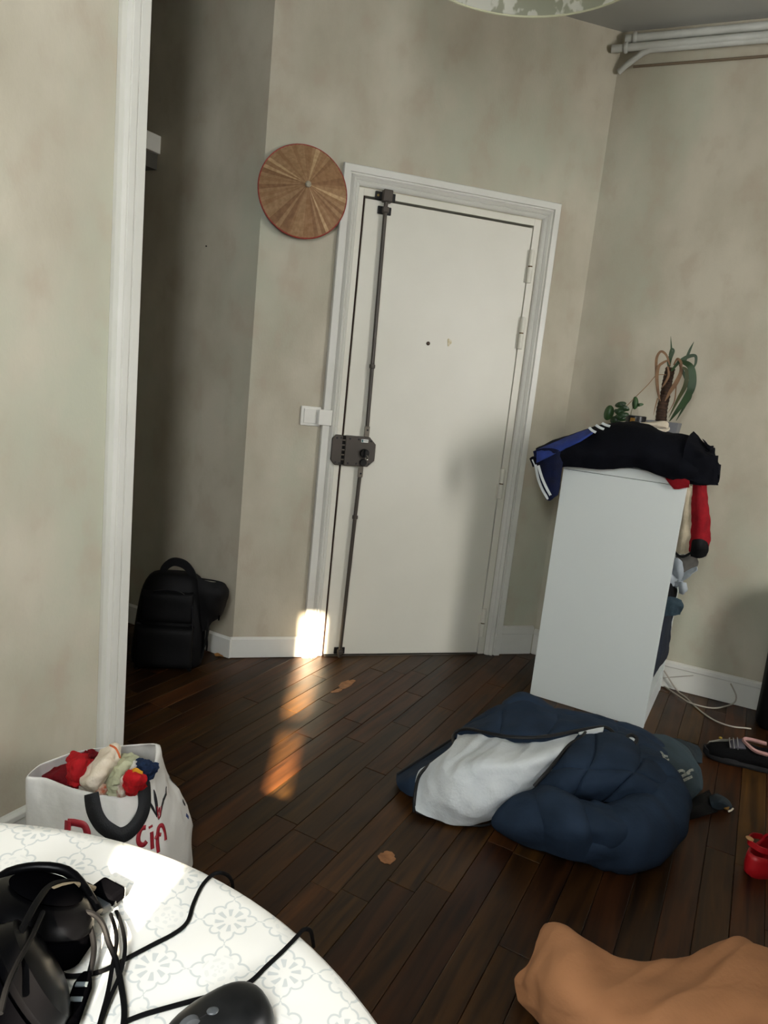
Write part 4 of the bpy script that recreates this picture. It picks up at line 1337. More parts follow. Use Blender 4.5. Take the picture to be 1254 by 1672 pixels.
cubox(0, CW, -0.001, CDp, CH - 0.040, CH).build('top_panel', MELA, unit, smooth=False, bevel=0.0015)
cubox(0.0, 0.012, 0.021, CDp - 0.021, 0.001, CH - 0.042).build('back_panel', MELA, unit, smooth=False)
for z in (0.09, 0.40, 0.70):
    cubox(0.013, CW - 0.003, 0.021, CDp - 0.021, z, z + 0.02).build('shelf_board', MELA, unit, smooth=False)
cubox(0.40, CW - 0.002, 0.021, CDp - 0.021, 0.001, 0.088).build('plinth', MELA, unit, smooth=False)

NAVY = mat('navy_jersey', '04060f', 0.85, '02030a', 20.0, bump=0.2, bscale=160, spec=0.15)
ROYAL = mat('royal_blue_jersey', '1c3684', 0.75, '152a6a', 20.0, bump=0.2, bscale=160)
STRIPE = mat('white_stripe_tape', 'd0d6d6', 0.7)
# heap on top: dark navy track jacket
jk = root('track_jacket', 'dark navy track jacket with blue shoulder and white stripes heaped on the shelf unit', 'jacket', cu(0.2, 0.2, CH))
rows = [
    [(0.7896, -0.4761, 1.0048), (0.8269, -0.5139, 1.0280), (0.8914, -0.5701, 1.0353), (0.9620, -0.6343, 1.0443), (1.0307, -0.6941, 1.0624), (1.0904, -0.7515, 1.0481), (1.1524, -0.8029, 1.0336), (1.2250, -0.8528, 1.0318), (1.2853, -0.8523, 1.0448)],
    [(0.7555, -0.4570, 1.0511), (0.7925, -0.5091, 1.0807), (0.8621, -0.5765, 1.0991), (0.9388, -0.6499, 1.1136), (1.0157, -0.7169, 1.1273), (1.0850, -0.7773, 1.1160), (1.1489, -0.8263, 1.0940), (1.2184, -0.8603, 1.0964), (1.2856, -0.8526, 1.0924)],
    [(0.7354, -0.4130, 1.0750), (0.7924, -0.4494, 1.1143), (0.8689, -0.5028, 1.1562), (0.9532, -0.5630, 1.1938), (1.0401, -0.6386, 1.2175), (1.1207, -0.7089, 1.1967), (1.1899, -0.7692, 1.1844), (1.2417, -0.8010, 1.1538), (1.2859, -0.8130, 1.1417)],
    [(0.7685, -0.3622, 1.0738), (0.8341, -0.3796, 1.1174), (0.9156, -0.4241, 1.1622), (0.9980, -0.4694, 1.2039), (1.1028, -0.5474, 1.2295), (1.1865, -0.6203, 1.2077), (1.2562, -0.6943, 1.2007), (1.2881, -0.7354, 1.1685), (1.3190, -0.7623, 1.1641)],
    [(0.8097, -0.3185, 1.0365), (0.8883, -0.3207, 1.0638), (0.9797, -0.3606, 1.1021), (1.0709, -0.4002, 1.1347), (1.1701, -0.4734, 1.1554), (1.2595, -0.5380, 1.1588), (1.3190, -0.6031, 1.1424), (1.3361, -0.6711, 1.1141), (1.3541, -0.7133, 1.1160)]]
cloth([[Vector(p) for p in r] for r in rows], 0.014, 60, 36, 0.010, 13, 3, 0.6).build('jacket_body', NAVY, jk)
rows = [
    [(1.2253, -0.7337, 1.2218), (1.2644, -0.7678, 1.1778), (1.2960, -0.7821, 1.1769)],
    [(1.1627, -0.7853, 1.1842), (1.2130, -0.8291, 1.1505), (1.2456, -0.8442, 1.1500)],
    [(1.1437, -0.8085, 1.1195), (1.2001, -0.8577, 1.1252), (1.2393, -0.8785, 1.1214)],
    [(1.1524, -0.8161, 1.0500), (1.2033, -0.8605, 1.0366), (1.2664, -0.8756, 1.0381)]]
cloth([[Vector(p) for p in r] for r in rows], 0.016, 24, 24, 0.012, 16, 5, 0.6).build('jacket_sleeve', NAVY, jk)
for (a, b2, c, d) in (((1.2352, -0.7821, 1.2035), (1.2513, -0.8094, 1.1816), (1.2697, -0.8122, 1.1785), (1.2540, -0.8250, 1.1481)), ((1.2307, -0.8180, 1.1645), (1.2556, -0.8397, 1.1478), (1.2737, -0.8422, 1.1470), (1.2627, -0.8591, 1.1179)), ((1.2324, -0.8461, 1.1258), (1.2560, -0.8666, 1.1185), (1.2778, -0.8590, 1.1141), (1.2666, -0.8758, 1.0617))):
    cloth([[Vector(a), Vector(b2), Vector(c)], [Vector(a) * 0.4 + Vector(d) * 0.6, Vector(d) * 0.75 + Vector(b2) * 0.25, Vector(d)]], 0.02, 12, 10, 0.004, 20, 6).build('jacket_fold', NAVY, jk)
# blue shoulder panel
rows = [
    [(0.7312, -0.4199, 1.0781), (0.7868, -0.4577, 1.1199), (0.8499, -0.4862, 1.1581), (0.9054, -0.5213, 1.1936)],
    [(0.7223, -0.4413, 1.0622), (0.7740, -0.4864, 1.0994), (0.8303, -0.5248, 1.1380), (0.8915, -0.5649, 1.1816)],
    [(0.7261, -0.4446, 1.0269), (0.7621, -0.4919, 1.0663), (0.8084, -0.5270, 1.1092), (0.8561, -0.5579, 1.1510)]]
pan = cloth([[Vector(p) for p in r] for r in rows], 0.008, 24, 12, 0.004, 18, 7).build('shoulder_panel', ROYAL, jk, label='royal blue shoulder panel')
for pts in (((0.8799, -0.5521, 1.1968), (0.8859, -0.5680, 1.1864), (0.8953, -0.5814, 1.1811)), ((0.9007, -0.5649, 1.2095), (0.9081, -0.5820, 1.2018), (0.9180, -0.5986, 1.1968)), ((0.9188, -0.5781, 1.2195), (0.9258, -0.5948, 1.2142), (0.9353, -0.6110, 1.2115))):
    ribbon([Vector(p) for p in pts], 0.010, lambda p: -N + Vector((0, 0, 0.6)), 0.003, 5).build('stripe', STRIPE, jk, label='white stripe')
# hanging cuff at the left
rows = [
    [(0.7299, -0.4082, 1.0714), (0.7511, -0.4532, 1.0912), (0.7881, -0.4987, 1.0918), (0.8080, -0.5027, 1.0608)],
    [(0.7365, -0.4272, 1.0200), (0.7529, -0.4680, 1.0294), (0.7804, -0.4986, 1.0355), (0.8081, -0.5028, 1.0252)],
    [(0.7502, -0.4391, 0.9656), (0.7592, -0.4735, 0.9716), (0.7831, -0.4943, 0.9815), (0.8125, -0.5000, 0.9739)],
    [(0.7710, -0.4572, 0.9178), (0.7791, -0.4842, 0.9178), (0.7928, -0.4961, 0.9336), (0.8137, -0.4944, 0.9344)],
    [(0.7866, -0.4708, 0.8819), (0.7938, -0.4837, 0.8821), (0.8015, -0.4905, 0.8994), (0.8116, -0.4899, 0.9102)]]
cloth([[Vector(p) for p in r] for r in rows], 0.012, 20, 24, 0.006, 16, 9).build('hanging_sleeve', mat('mid_navy_jersey', '0b1434', 0.8, '070d24', 20.0, bump=0.2, bscale=160, spec=0.2), jk)
cloth([[Vector(p) for p in r] for r in [[(0.7135, -0.4098, 1.0420), (0.7184, -0.4247, 1.0521), (0.7269, -0.4321, 1.0459)], [(0.7289, -0.4232, 1.0086), (0.7306, -0.4379, 1.0212), (0.7387, -0.4451, 1.0175)]]], 0.008, 8, 8, 0.002, 20, 9).build('cuff_tip', NAVY, jk)
for pts in (((0.7159, -0.4278, 1.0394), (0.7223, -0.4360, 1.0255), (0.7278, -0.4408, 1.0111)), ((0.7258, -0.4444, 1.0115), (0.7369, -0.4593, 0.9628), (0.7551, -0.4752, 0.9200), (0.7813, -0.4848, 0.8843)), ((0.7289, -0.4577, 1.0187), (0.7437, -0.4759, 0.9711), (0.7647, -0.4916, 0.9286), (0.7908, -0.4957, 0.8946))):
    ribbon([Vector(p) for p in pts], 0.0105, -N, 0.003, 6).build('stripe', STRIPE, jk, label='white stripe')

# red and cream jersey hanging on the right
RJ = cl('red_fleece', '8e121c', '780e17')
CJ = cl('cream_fleece', 'bfb39b', 'b0a48c')
jr = root('jersey', 'red and cream jersey with black cuff hanging off the right of the shelf unit', 'jersey', cu(0.52, 0.15, 0.9))
def cloth_of(rows, th, nu, nv, amp, fs_, sd, m, name, par, **k):
    return cloth([[Vector(p) for p in r] for r in rows], th, nu, nv, amp, fs_, sd, 0.6).build(name, m, par, **k)
cloth_of([[(1.1121, -0.7492, 1.0611), (1.1320, -0.7851, 1.0630), (1.1777, -0.8249, 1.0434)], [(1.1272, -0.7623, 1.0351), (1.1484, -0.7941, 1.0319), (1.1808, -0.8249, 1.0293)], [(1.1524, -0.7816, 1.0059), (1.1620, -0.7979, 1.0068), (1.1820, -0.8180, 1.0234)]], 0.012, 16, 12, 0.004, 20, 3, RJ, 'collar', jr)
cloth_of([[(1.1944, -0.7599, 1.0241), (1.1943, -0.7863, 1.0333), (1.2200, -0.7954, 1.0387)], [(1.2119, -0.7486, 0.9566), (1.2109, -0.7808, 0.9626), (1.2322, -0.7928, 0.9660)], [(1.2239, -0.7458, 0.8692), (1.2213, -0.7833, 0.8774), (1.2444, -0.7968, 0.8813)], [(1.2280, -0.7493, 0.7945), (1.2261, -0.7874, 0.7988), (1.2508, -0.8024, 0.8034)], [(1.2348, -0.7552, 0.7404), (1.2376, -0.7842, 0.7431), (1.2612, -0.7982, 0.7576)]], 0.010, 16, 30, 0.007, 20, 4, CJ, 'cream_sleeve', jr, label='cream front')
cloth_of([[(1.2148, -0.7909, 1.0401), (1.2265, -0.8143, 1.0422), (1.2626, -0.8060, 1.0406)], [(1.2338, -0.7875, 0.9651), (1.2387, -0.8250, 0.9724), (1.2845, -0.8118, 0.9723)], [(1.2460, -0.7915, 0.8802), (1.2508, -0.8356, 0.8901), (1.2994, -0.8248, 0.8948)], [(1.2524, -0.7972, 0.8022), (1.2628, -0.8394, 0.8080), (1.3093, -0.8334, 0.8181)], [(1.2612, -0.7982, 0.7576), (1.2750, -0.8301, 0.7614), (1.3131, -0.8234, 0.7733)]], 0.010, 16, 30, 0.008, 20, 5, RJ, 'red_sleeve', jr, label='red side')
cloth_of([[(1.2509, -0.8223, 0.8083), (1.2570, -0.8436, 0.8187), (1.2880, -0.8414, 0.8045)], [(1.2518, -0.8232, 0.7738), (1.2589, -0.8505, 0.7836), (1.2977, -0.8432, 0.7804)], [(1.2598, -0.8169, 0.7474), (1.2721, -0.8409, 0.7467), (1.2989, -0.8376, 0.7566)]], 0.012, 12, 12, 0.005, 24, 6, BLACKF, 'black_cuff', jr, label='black cuff')
G().tube([(1.2091, -0.7594, 0.7635), (1.2129, -0.7826, 0.7419), (1.2278, -0.8022, 0.7350), (1.2494, -0.8144, 0.7514), (1.2607, -0.8242, 0.7694)], 0.005, 8, sub=5).build('black_hem', BLACKF, jr)

# cream folded cloth on the heap
fc = root('folded_cloth', 'cream folded cloth roll lying on top of the dark jacket by the plant pot', 'cloth', (1.1464, -0.6119, 1.2187))
cloth_of([[(1.0764, -0.5775, 1.2249), (1.1126, -0.6222, 1.2317), (1.1514, -0.6561, 1.2305), (1.1690, -0.6581, 1.2223)], [(1.0879, -0.5675, 1.2325), (1.1269, -0.6082, 1.2416), (1.1644, -0.6409, 1.2523), (1.1799, -0.6477, 1.2370)], [(1.1212, -0.5369, 1.2351), (1.1601, -0.5708, 1.2437), (1.1950, -0.6012, 1.2516), (1.2005, -0.6193, 1.2436)]], 0.012, 24, 16, 0.003, 18, 4, CREAM, 'upper_fold', fc)
cloth_of([[(1.0931, -0.6053, 1.2163), (1.1226, -0.6376, 1.2118), (1.1504, -0.6618, 1.2138), (1.1660, -0.6687, 1.2255)], [(1.1017, -0.5995, 1.2239), (1.1310, -0.6316, 1.2217), (1.1588, -0.6559, 1.2237), (1.1729, -0.6616, 1.2327)]], 0.008, 20, 8, 0.003, 18, 6, CREAM, 'lower_fold', fc)

# ------------------------------------------------------------------ potted yucca and small potted plant
POT = mat('grey_cement_pot', '77787a', 0.7, '6a6b6e', 12.0, bump=0.05)
SOIL = mat('dark_potting_soil', '1d1610', 0.95, '0f0b08', 60.0, bump=0.6, bscale=120)
yk = root('potted_yucca', 'half dry yucca with thick brown trunk in a grey pot on the shelf unit', 'plant', cu(0.345, 0.36, CH))
px, py = 0.315, 0.36
def sq(r, z, x=px, y=py):
    return [cu(x + r * a, y + r * b2, z) for a, b2 in ((-1, -1), (1, -1), (1, 1), (-1, 1))]
g = G()
o1, o2, i1, i2 = sq(0.048, CH + 0.001), sq(0.066, 1.247), sq(0.060, 1.247), sq(0.058, 1.215)
g.add(o1 + o2 + i1 + i2, [(3, 2, 1, 0)] + [(a * 4 + k, a * 4 + (k + 1) % 4, a * 4 + 4 + (k + 1) % 4, a * 4 + 4 + k) for a in range(3) for k in range(4)])
g.build('pot', POT, yk, smooth=False, bevel=0.003)
G().add(sq(0.0585, 1.222), [(0, 1, 2, 3)]).build('soil', SOIL, yk, smooth=False)
tp = [Vector(p) for p in ((1.3081, -0.4278, 1.2413), (1.3047, -0.4249, 1.2993), (1.3067, -0.4266, 1.3604), (1.3068, -0.4266, 1.4207), (1.3090, -0.4286, 1.4783))]
ntr = 44
g = G()
g.tube([cr(tp, 4 * i / ntr) for i in range(ntr + 1)], [0.0225 - 0.004 * (i / ntr) + 0.0022 * ((i % 3) == 0) + 0.002 * noise.noise(Vector((i * 0.7, 0, 0))) for i in range(ntr + 1)], 14)
g.build('trunk', mat('ringed_yucca_bark', '4b3423', 0.85, '2c1d13', 25.0, (1, 1, 6), bump=0.6, bscale=80), yk)
LG = mat('yucca_leaf_green', '2f4a24', 0.5, '22381b', 10.0)
LY = mat('yucca_leaf_olive', '5f5f2c', 0.55, '49502a', 10.0)
LB = mat('yucca_leaf_dry', '8a6a4a', 0.7, '6e5037', 14.0)
def leaf(pts, wd, m, nrm=None, name='leaf', par=yk):
    P = [Vector(p) for p in pts]
    ribbon(P, wd, nrm or (-N + Vector((0.1, 0, 0.1))), 0.0012, 7).build(name, m, par)
leaf([(1.3011, -0.4283, 1.4723), (1.2948, -0.4229, 1.5079), (1.2999, -0.4273, 1.5420), (1.2899, -0.4186, 1.6078)], [0.008, 0.010, 0.009, 0.001], LG)
leaf([(1.2956, -0.4368, 1.4822), (1.2894, -0.4447, 1.5125), (1.2944, -0.4491, 1.5463), (1.2862, -0.4419, 1.5532), (1.2760, -0.4462, 1.5264)], [0.008, 0.011, 0.009, 0.007, 0.002], LG)
leaf([(1.3312, -0.4811, 1.5017), (1.3371, -0.4862, 1.5278), (1.3423, -0.4907, 1.5587), (1.3492, -0.4968, 1.5897)], [0.009, 0.011, 0.009, 0.001], LG)
leaf([(1.2975, -0.4518, 1.4619), (1.3088, -0.4749, 1.4993), (1.3312, -0.4943, 1.5246), (1.3537, -0.5140, 1.5320), (1.3590, -0.5186, 1.5048), (1.3547, -0.5149, 1.4815)], [0.008, 0.014, 0.016, 0.012, 0.010, 0.006], LG)
leaf([(1.3046, -0.4712, 1.5039), (1.3206, -0.4984, 1.5006), (1.3347, -0.5240, 1.4821), (1.3457, -0.5336, 1.4378), (1.3461, -0.5339, 1.3921), (1.3388, -0.5142, 1.3418), (1.3272, -0.4909, 1.2926), (1.3181, -0.4697, 1.2509)], [0.012, 0.020, 0.026, 0.030, 0.030, 0.024, 0.016, 0.003], LG)
leaf([(1.3222, -0.4865, 1.4803), (1.3366, -0.4991, 1.4667), (1.3403, -0.5023, 1.4083), (1.3310, -0.4809, 1.3418), (1.3205, -0.4585, 1.2660)], [0.010, 0.014, 0.018, 0.012, 0.002], LY)
leaf([(1.3195, -0.4709, 1.4927), (1.3708, -0.5023, 1.3829), (1.3616, -0.4943, 1.3245), (1.3503, -0.4713, 1.2563)], [0.010, 0.016, 0.012, 0.002], LG)
leaf([(1.3173, -0.4690, 1.5104), (1.3204, -0.4850, 1.4648), (1.3058, -0.4855, 1.4147), (1.2954, -0.4698, 1.3744), (1.2886, -0.4572, 1.3341)], [0.010, 0.014, 0.018, 0.014, 0.003], LB)
leaf([(1.2910, -0.4461, 1.4844), (1.2747, -0.4318, 1.5264), (1.2562, -0.4158, 1.5399), (1.2470, -0.4077, 1.5080), (1.2551, -0.4148, 1.4414), (1.2664, -0.4246, 1.3802), (1.2752, -0.4323, 1.3394)], [0.006, 0.009, 0.010, 0.011, 0.012, 0.012, 0.003], LB)
leaf([(1.2875, -0.4364, 1.5072), (1.2692, -0.4271, 1.4949), (1.2540, -0.4204, 1.4726), (1.2571, -0.4232, 1.4158), (1.2768, -0.4404, 1.3321)], [0.006, 0.010, 0.012, 0.012, 0.003], LB)
leaf([(1.2956, -0.4633, 1.4876), (1.3002, -0.4740, 1.5137), (1.3099, -0.4890, 1.4995), (1.3148, -0.4933, 1.4746)], [0.006, 0.009, 0.010, 0.004], LB)
leaf([(1.2708, -0.4285, 1.3440), (1.2678, -0.4259, 1.3067), (1.2667, -0.4249, 1.2695)], [0.005, 0.004, 0.001], LB)
leaf([(1.3135, -0.4790, 1.4023), (1.3160, -0.4811, 1.3379), (1.3053, -0.4652, 1.2837)], [0.005, 0.005, 0.001], LB)
leaf([(1.2810, -0.4440, 1.4808), (1.2890, -0.4510, 1.4456), (1.2821, -0.4450, 1.4111), (1.2739, -0.4378, 1.3866)], [0.006, 0.009, 0.008, 0.002], LB)

sp_ = root('small_potted_plant', 'small green trailing plant in a black pot with gold band on the shelf unit', 'plant', cu(0.18, 0.34, CH))
pc = cu(0.205, 0.30, 0)
G().lathe([(0.030, CH + 0.001), (0.040, CH + 0.02), (0.043, 1.258), (0.040, 1.260), (0.038, 1.248), (0.001, 1.246)], pc, seg=28).build('pot', mat('black_glazed_pot', '131313', 0.3), sp_)
ang = [(-0.9 + 0.16 * k) for k in range(7)]
g = G()
bd = []
for z in (1.200, 1.250):
    bd.append([pc - N * (0.0445 * math.cos(a)) + U * (0.0445 * math.sin(a)) + Vector((0, 0, z)) for a in (-0.35, -0.2, -0.05, 0.1)])
g.add(bd[0] + bd[1], [(k, k + 1, k + 5, k + 4) for k in range(3)])
g.build('gold_band', mat('gold_label', 'b98a45', 0.3, metal=0.7), sp_, solid=0.001, label='gold label band')
def roundleaf(c, rx, rz, m, rot=0.0, seed=1, name='leaf'):
    c = Vector(c)
    vs, fs = [c - N * 0.004], []
    for k in range(18):
        w = 2 * PI * k / 18
        x, z = rx * math.cos(w), rz * math.sin(w)
        x, z = x * math.cos(rot) - z * math.sin(rot), x * math.sin(rot) + z * math.cos(rot)
        vs.append(c + U * x + Vector((0, 0, z)) + N * (0.006 * math.cos(2 * w)))
    fs = [(0, 1 + k, 1 + (k + 1) % 18) for k in range(18)]
    G().add(vs, fs).build(name, m, sp_, solid=0.001)
GL = mat('dark_green_leaf', '24401f', 0.4, '1b3118', 16.0)
GL2 = mat('mid_green_leaf', '35542b', 0.45, '2a4523', 16.0)
roundleaf((1.0808, -0.3690, 1.2602), 0.021, 0.033, GL2, -0.15)
roundleaf((1.1979, -0.3782, 1.3135), 0.013, 0.028, GL2, 0.1)
roundleaf((1.2140, -0.3922, 1.3078), 0.014, 0.007, GL2, 0.3)
roundleaf((1.1055, -0.3905, 1.2321), 0.024, 0.018, GL, 0.3)
for k in range(6):
    roundleaf(Vector((1.1080, -0.4193, 1.2451)) + Vector((0, 0, 0.011 * k)) + U * (0.010 * math.sin(k * 2.1)), 0.024, 0.012, GL, 0.35 * (1 if k % 2 else -1))
for pts in (((1.2022, -0.3820, 1.2287), (1.1901, -0.3715, 1.2644), (1.1940, -0.3748, 1.2970)), ((1.1695, -0.3933, 1.2270), (1.1219, -0.3916, 1.2229), (1.0864, -0.3739, 1.2451)), ((1.1849, -0.3802, 1.2272), (1.1448, -0.3982, 1.2413), (1.1138, -0.4111, 1.2608))):
    G().tube(pts, 0.0015, 6, sub=5).build('stem', LY, sp_)
G().tube([(1.1710, -0.3548, 1.2937), (1.1998, -0.3799, 1.3456), (1.2340, -0.3964, 1.3970), (1.2584, -0.4111, 1.4391), (1.2908, -0.4326, 1.4454)], 0.0016, 6, sub=5).build('dry_stalk', LB, yk)

# ------------------------------------------------------------------ plastic bag and clothes sticking out of the open shelves
pb = root('plastic_bag', 'knotted grey white plastic bag peeping out of the shelf unit below the jersey', 'bag', cu(0.5, 0.15, 0.74))
PLB = mat('translucent_white_plastic', 'b4bcc2', 0.3, 'a3abb0', 20.0, trans=0.3)
lump(Vector((1.2575, -0.7087, 0.6348)), (0.05, 0.06, 0.05), 5, 0.3, 2.2).build('bag_bulge', PLB, pb)
cloth_of([[(1.2263, -0.7611, 0.7162), (1.2297, -0.7773, 0.7233), (1.2500, -0.7818, 0.7073)], [(1.2372, -0.7574, 0.6642), (1.2411, -0.7806, 0.6711), (1.2632, -0.7800, 0.6663)], [(1.2521, -0.7570, 0.6231), (1.2564, -0.7740, 0.6232), (1.2724, -0.7747, 0.6289)]], 0.006, 12, 14, 0.006, 40, 3, PLB, 'tied_ear', pb)
cloth_of([[(1.2987, -0.8110, 0.6990), (1.2939, -0.8201, 0.6863), (1.2850, -0.8122, 0.6762)], [(1.2836, -0.7912, 0.6802), (1.2763, -0.8046, 0.6636), (1.2747, -0.7967, 0.6459)], [(1.2693, -0.7720, 0.6538), (1.2622, -0.7791, 0.6326), (1.2650, -0.7749, 0.6211)]], 0.006, 12, 14, 0.004, 40, 4, PLB, 'tied_ear', pb)
cloth_of([[(1.2564, -0.7740, 0.6232), (1.2599, -0.7904, 0.6283), (1.2755, -0.7907, 0.6236)], [(1.2667, -0.7765, 0.5932), (1.2660, -0.7957, 0.5941), (1.2836, -0.7978, 0.6002)], [(1.2719, -0.7743, 0.5770), (1.2744, -0.7898, 0.5769), (1.2801, -0.7881, 0.5842)]], 0.006, 10, 10, 0.004, 40, 5, PLB, 'tied_ear', pb)
cloth_of([[(1.2428, -0.7225, 0.7113), (1.2627, -0.7663, 0.7339), (1.3139, -0.7844, 0.7301)], [(1.2551, -0.7067, 0.6682), (1.2790, -0.7540, 0.6900), (1.3343, -0.7757, 0.6975)], [(1.2691, -0.7188, 0.6275), (1.2825, -0.7570, 0.6341), (1.3164, -0.7601, 0.6460)]], 0.004, 16, 14, 0.008, 30, 6, mat('grey_clear_plastic', '7d7a74', 0.3, '6c6a65', 20.0, trans=0.4), 'bag_skirt', pb)
bk = root('black_garment', 'black folded garment in the shelf unit just below the plastic bag', 'clothes', cu(0.42, 0.2, 0.66))
cloth_of([[(1.2000, -0.7514, 0.6101), (1.2236, -0.7654, 0.6148), (1.2647, -0.7548, 0.5993)], [(1.1996, -0.7511, 0.5841), (1.2273, -0.7686, 0.5849), (1.2758, -0.7512, 0.5748)], [(1.2036, -0.7546, 0.5515), (1.2276, -0.7689, 0.5539), (1.2755, -0.7509, 0.5485)]], 0.015, 14, 14, 0.005, 20, 3, BLACKF, 'cloth', bk)
TEAL = mat('teal_grey_cotton', '263a44', 0.85, '1d2f38', 20.0, bump=0.2, bscale=160)
tl = root('teal_garment', 'teal grey rolled garment jutting out of the middle shelf of the unit', 'clothes', cu(0.46, 0.2, 0.6))
cloth_of([[(1.2005, -0.7519, 0.5480), (1.2338, -0.7743, 0.5609), (1.2725, -0.7881, 0.5504)], [(1.2014, -0.7527, 0.5117), (1.2349, -0.7819, 0.5272), (1.2790, -0.8004, 0.5287)], [(1.2029, -0.7540, 0.4702), (1.2437, -0.7829, 0.4807), (1.2796, -0.7877, 0.4904)]], 0.015, 20, 18, 0.010, 26, 5, TEAL, 'cloth', tl)
DEN = mat('dark_denim', '16202e', 0.85, '101824', 30.0, bump=0.3, bscale=220)
dn = root('dark_trousers', 'dark blue trousers hanging out of the lower shelves of the unit', 'trousers', cu(0.46, 0.2, 0.4))
cloth_of([[(1.1976, -0.7494, 0.4843), (1.2310, -0.7520, 0.4854), (1.3113, -0.7025, 0.4576)], [(1.1965, -0.7484, 0.4048), (1.2351, -0.7555, 0.3941), (1.3406, -0.6750, 0.3599)], [(1.1972, -0.7490, 0.3250), (1.2380, -0.7580, 0.3121), (1.3687, -0.6464, 0.2701)], [(1.1996, -0.7511, 0.2451), (1.2224, -0.7577, 0.2421), (1.3854, -0.6079, 0.2082)], [(1.2007, -0.7521, 0.1912), (1.2141, -0.7505, 0.1901), (1.2477, -0.7267, 0.2006)]], 0.012, 20, 30, 0.008, 14, 7, DEN, 'cloth', dn)

U, N = UW, NW
# ------------------------------------------------------------------ cables, black bag at the right edge
WC = mat('white_cable', 'a39c8e', 0.5)
w1 = root('white_cable', 'white cable looping out in front of the right baseboard, the longer floor one', 'cable', (1.5811, -0.6789, 0.0000))
G().tube([(1.5422, -0.4294, 0.1050), (1.5678, -0.4518, 0.0647), (1.5910, -0.4667, 0.0306), (1.6073, -0.4969, 0.0040), (1.6022, -0.5545, 0.0040), (1.5740, -0.6863, 0.0040), (1.5746, -0.7773, 0.0040), (1.6121, -0.8296, 0.0040), (1.6701, -0.8506, 0.0040), (1.6894, -0.8576, 0.0040)], 0.0036, 8, sub=6).build('cable_run', WC, w1)
w2 = root('white_cable', 'white cable curling back up to the right baseboard, the shorter one', 'cable', (1.6045, -0.6148, -0.0000))
G().tube([(1.5741, -0.4283, 0.0040), (1.5740, -0.4595, 0.0060), (1.5629, -0.5633, 0.0125), (1.5695, -0.6256, 0.0125), (1.6539, -0.6627, 0.0040), (1.7420, -0.6510, 0.0040), (1.7910, -0.6463, 0.0180), (1.7928, -0.6478, 0.0489), (1.7842, -0.6350, 0.0761), (1.7712, -0.6237, 0.1013)], 0.0034, 8, sub=6).build('cable_run', WC, w2)
w3 = root('white_cable', 'thin white cord lying along the face of the right baseboard', 'cable', (1.6114, -0.4818, 0.0741))
G().tube([(1.5570, -0.4344, 0.0479), (1.6016, -0.4733, 0.0705), (1.6532, -0.5182, 0.0957)], 0.0016, 6, sub=4).build('cable_run', WC, w3)

HB = Vector((1.722, -0.857, 0)) + U * 0.21 + N * 0.085
bb = root('holdall', 'tall black soft bag standing on the floor at the right edge', 'bag', HB)
g = G()
vs, fs = [], []
prof = [(0.001, 0.195, 0.075), (0.02, 0.21, 0.085), (0.15, 0.212, 0.088), (0.30, 0.210, 0.088), (0.45, 0.208, 0.086), (0.56, 0.200, 0.080), (0.62, 0.18, 0.065), (0.64, 0.12, 0.03)]
for z, a, b2 in prof:
    for k in range(48):
        w = 2 * PI * k / 48
        x, y = oval(a, b2, w, 5.0)
        p = HB + U * x + N * y + Vector((0, 0, z))
        vs.append(p + (U * x + N * y).normalized() * wrinkle(p, 9, 0.010, 8))
for i in range(len(prof) - 1):
    for k in range(48):
        k2 = (k + 1) % 48
        fs.append((i * 48 + k, i * 48 + k2, i * 48 + 48 + k2, i * 48 + 48 + k))
fs += [tuple(range(47, -1, -1)), tuple(7 * 48 + k for k in range(48))]
g.add(vs, fs)
g.build('bag_body', BLACKF, bb)
hb = HB + Vector((0, 0, 0.11))
ribbon([hb - U * 0.06 + Vector((0, 0, 0.52)), hb - U * 0.04 + Vector((0, 0, 0.57)), hb + U * 0.04 + Vector((0, 0, 0.57)), hb + U * 0.06 + Vector((0, 0, 0.52))], 0.028, -N, 0.004).build('bag_handle', BLACKM, bb)

# ================================================================== on the floor: duvet, t-shirt, shoes, sheet
DUV = mat('navy_quilted_microfibre', '253447', 0.85, '1d2a3a', 9.0, bump=0.15, bscale=70, spec=0.2)
LIN = mat('white_fleece_lining', 'd6dbdc', 0.9, 'ccd2d4', 12.0, bump=0.2, bscale=120)
PIP = mat('black_piping', '07090d', 0.6)
dv = root('duvet', 'navy quilted duvet with white lining folded open on the floor before the shelf unit', 'duvet', (0.5539, -1.1754, 0.0000))
def dcl(rows, th, nu, nv, amp, fs_, sd, m, name, quilt=None, par=dv, ridge=0.5, grain=None):
    return cloth([[Vector(p) for p in r] for r in rows], th, nu, nv, amp, fs_, sd, ridge, quilt, grain=grain).build(name, m, par)
